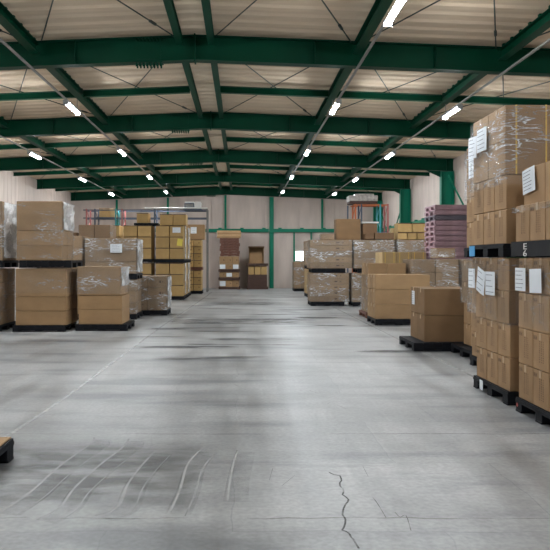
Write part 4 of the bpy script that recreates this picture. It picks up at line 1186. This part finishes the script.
for k in range(6):
    obj('slat', B(-0.48+k*0.165, -0.48+k*0.165+0.11, -0.45, -0.42, 0, 0.62), 'dark_wood', t)
obj('crate_body', B(-0.49, 0.49, -0.415, 0.45, 0, 0.62), 'dark_wood', t)
load('row on slatted crate at far wall', 0.36, 36.05, 0.96, 0.9, 0.742, [0.44], 3, 1, 'yellow', 'dull yellow')
pallet('dark pallet atop the row left of wide post', 0.28, 36.0, 1.185, mat='dark_wood', H=0.12, group='dark pallets left of the post')
# open upright box
t = thing('open_carton', 'open brown carton standing upright with its mouth towards the camera', 'cardboard box', (0.78, 36.45, 1.305))
bm = bmesh.new()
box(bm, -0.38, 0.38, 0.26, 0.28, 0, 0.80); box(bm, -0.38, -0.36, -0.28, 0.26, 0, 0.80); box(bm, 0.36, 0.38, -0.28, 0.26, 0, 0.80)
box(bm, -0.36, 0.36, -0.28, 0.26, 0, 0.02); box(bm, -0.36, 0.36, -0.28, 0.26, 0.78, 0.80)
obj('carton_body', bm, 'brown', t)
fl = bmesh.new(); prism(fl, (-0.40, -0.28, 0.80), (0.40, -0.28, 0.80), [(0, 0), (-0.20, 0.05), (-0.20, 0.07), (0, 0.02)], (0, 1, 0), (0, 0, 1))
obj('flap', fl, 'dark', t)
load('inside open carton at far wall', 0.44, 36.35, 0.66, 0.3, 1.33, [0.56], 1, 1, 'tan', 'plain tan', jit=0)

# ---------------- racks
def rack(label, x0, x1, y, levels, H, mats, up_x, D=1.0, beam='slate', group='storage racks'):
    t = thing('storage_rack', label, 'rack', ((x0+x1)/2, y, 0), 0, group); cx = (x0+x1)/2
    for x, mt in zip(up_x, mats):
        for yy in (0, D):
            obj('upright', B(x-cx-0.032, x-cx+0.032, yy-0.03, yy+0.03, 0, H), mt, t)
        bm = bmesh.new(); z = 0.3; s = 0
        while z+0.5 < H:
            tube(bm, (x-cx, 0 if s else D, z), (x-cx, D if s else 0, z+0.5), 0.015, 6); z += 0.5; s = 1-s
        obj('lacing', bm, mt, t)
    for z, mt in levels:
        bm = bmesh.new()
        for yy in (0, D): box(bm, x0-cx, x1-cx, yy-0.025, yy+0.025, z-0.05, z)
        obj('beam', bm, mt, t)
    return t
rk = rack('long rack along far left wall with red, grey and teal uprights', -7.3, -1.57, 33.0, [(3.82, 'slate'), (3.45, 'slate')], 3.85,
     ['pinkred', 'slate', 'teal', 'pinkred', 'slate', 'conduit'], [-7.15, -6.76, -5.80, -5.50, -4.0, -1.57], D=0.9)
tag(obj('rack_deck', B(-0.42, 0.42, 0.03, 0.87, 0, 0.02), 'slate', None, (-6.28, 33.0, 3.451)), 'steel shelf deck holding two cartons near the rack top', 'shelf')
load('on rack shelf, the pair', -6.6, 33.1, 0.50, 0.7, 3.472, [0.42], 1, 1, 'yellow', 'dull yellow')
load('on rack shelf beside teal upright', -6.07, 33.1, 0.20, 0.7, 3.472, [0.40], 1, 1, 'straw', 'narrow pale')
tag(obj('white_pipe', tube(bmesh.new(), (0, 0, 0), (2.9, 0, 0), 0.03, 8), 'white_metal', None, (-4.45, 32.95, 3.885)), 'white pipe lying along the top of the far left rack', 'pipe')
# heater unit on rack
t = thing('heater_unit', 'grey and white machine unit sitting on the far left rack', 'machine', (-2.25, 33.4, 3.83))
obj('housing', B(-0.38, 0.08, -0.3, 0.3, 0.06, 0.30, bevel=0.03, seg=2), 'slate', t)
obj('cover', B(0.09, 0.38, -0.3, 0.3, 0.06, 0.36, bevel=0.03, seg=2), 'white_metal', t)
obj('top_panel', B(-0.36, 0.06, -0.28, 0.28, 0.30, 0.36, bevel=0.01), 'white_metal', t)
obj('base_frame', B(-0.42, 0.42, -0.42, 0.65, -0.005, 0.055), 'slate', t)
obj('grille', B(-0.34, 0.04, -0.305, -0.301, 0.12, 0.25), 'conduit', t)
rk2 = rack('tall rack in the far right corner with orange and dark blue uprights', 4.75, 6.22, 30.2, [(3.84, 'orange'), (2.7, 'slate'), (1.5, 'slate')], 3.86,
      ['orange', 'slate', 'teal', 'pinkred'], [4.85, 5.10, 5.90, 6.22], D=0.75)
obj('upright', B(-0.93-0.03, -0.93+0.03, 0.2, 0.26, 0, 3.8), 'slate', rk2)
t = thing('wrapped_bundle', 'white wrapped bundle lying on top of the orange corner rack', 'bundle', (5.2, 30.5, 3.865))
bm = B(-0.62, 0.60, -0.32, 0.45, 0.12, 0.36, bevel=0.05, seg=3); obj('bundle', bm, 'dull_white', t); obj('bundle', B(-0.35, 0.45, -0.25, 0.40, 0.36, 0.44, bevel=0.03, seg=2), 'dull_white', t)
obj('skid', B(-0.6, 0.58, -0.32, 0.45, 0.0, 0.12, bevel=0.01), 'dark_wood', t)

# ---------------- left foreground pallet
pallet('black plastic pallet cut by the left picture edge in the foreground', -2.84, 4.37, 0, H=0.155)
tag(obj('cardboard_sheet', B(-0.53, 0.53, -0.54, 0.54, 0, 0.012, bevel=0.003), 'tan', None, (-2.29, 4.92, 0.156)), 'brown cardboard sheet lying on the foreground pallet', 'cardboard sheet')

# the smallest, mostly hidden cartons of the deep stacks as one mass
if FAR_ITEMS:
    bm = bmesh.new(); mats = []
    for me, loc in FAR_ITEMS:
        n0 = len(bm.faces); n1 = len(bm.verts); bm.from_mesh(me)
        bm.verts.ensure_lookup_table(); bm.faces.ensure_lookup_table()
        for v in bm.verts[n1:]: v.co += Vector(loc)
        m_ = me.materials[0]
        if m_ not in mats: mats.append(m_)
        for f in bm.faces[n0:]: f.material_index = mats.index(m_)
    me = bpy.data.meshes.new('carton_mass'); bm.to_mesh(me); bm.free()
    for m_ in mats: me.materials.append(m_)
    o = link('carton_mass', me); tag(o, 'brown cartons mostly hidden between and behind the front loads', 'cardboard boxes'); o['kind'] = 'stuff'
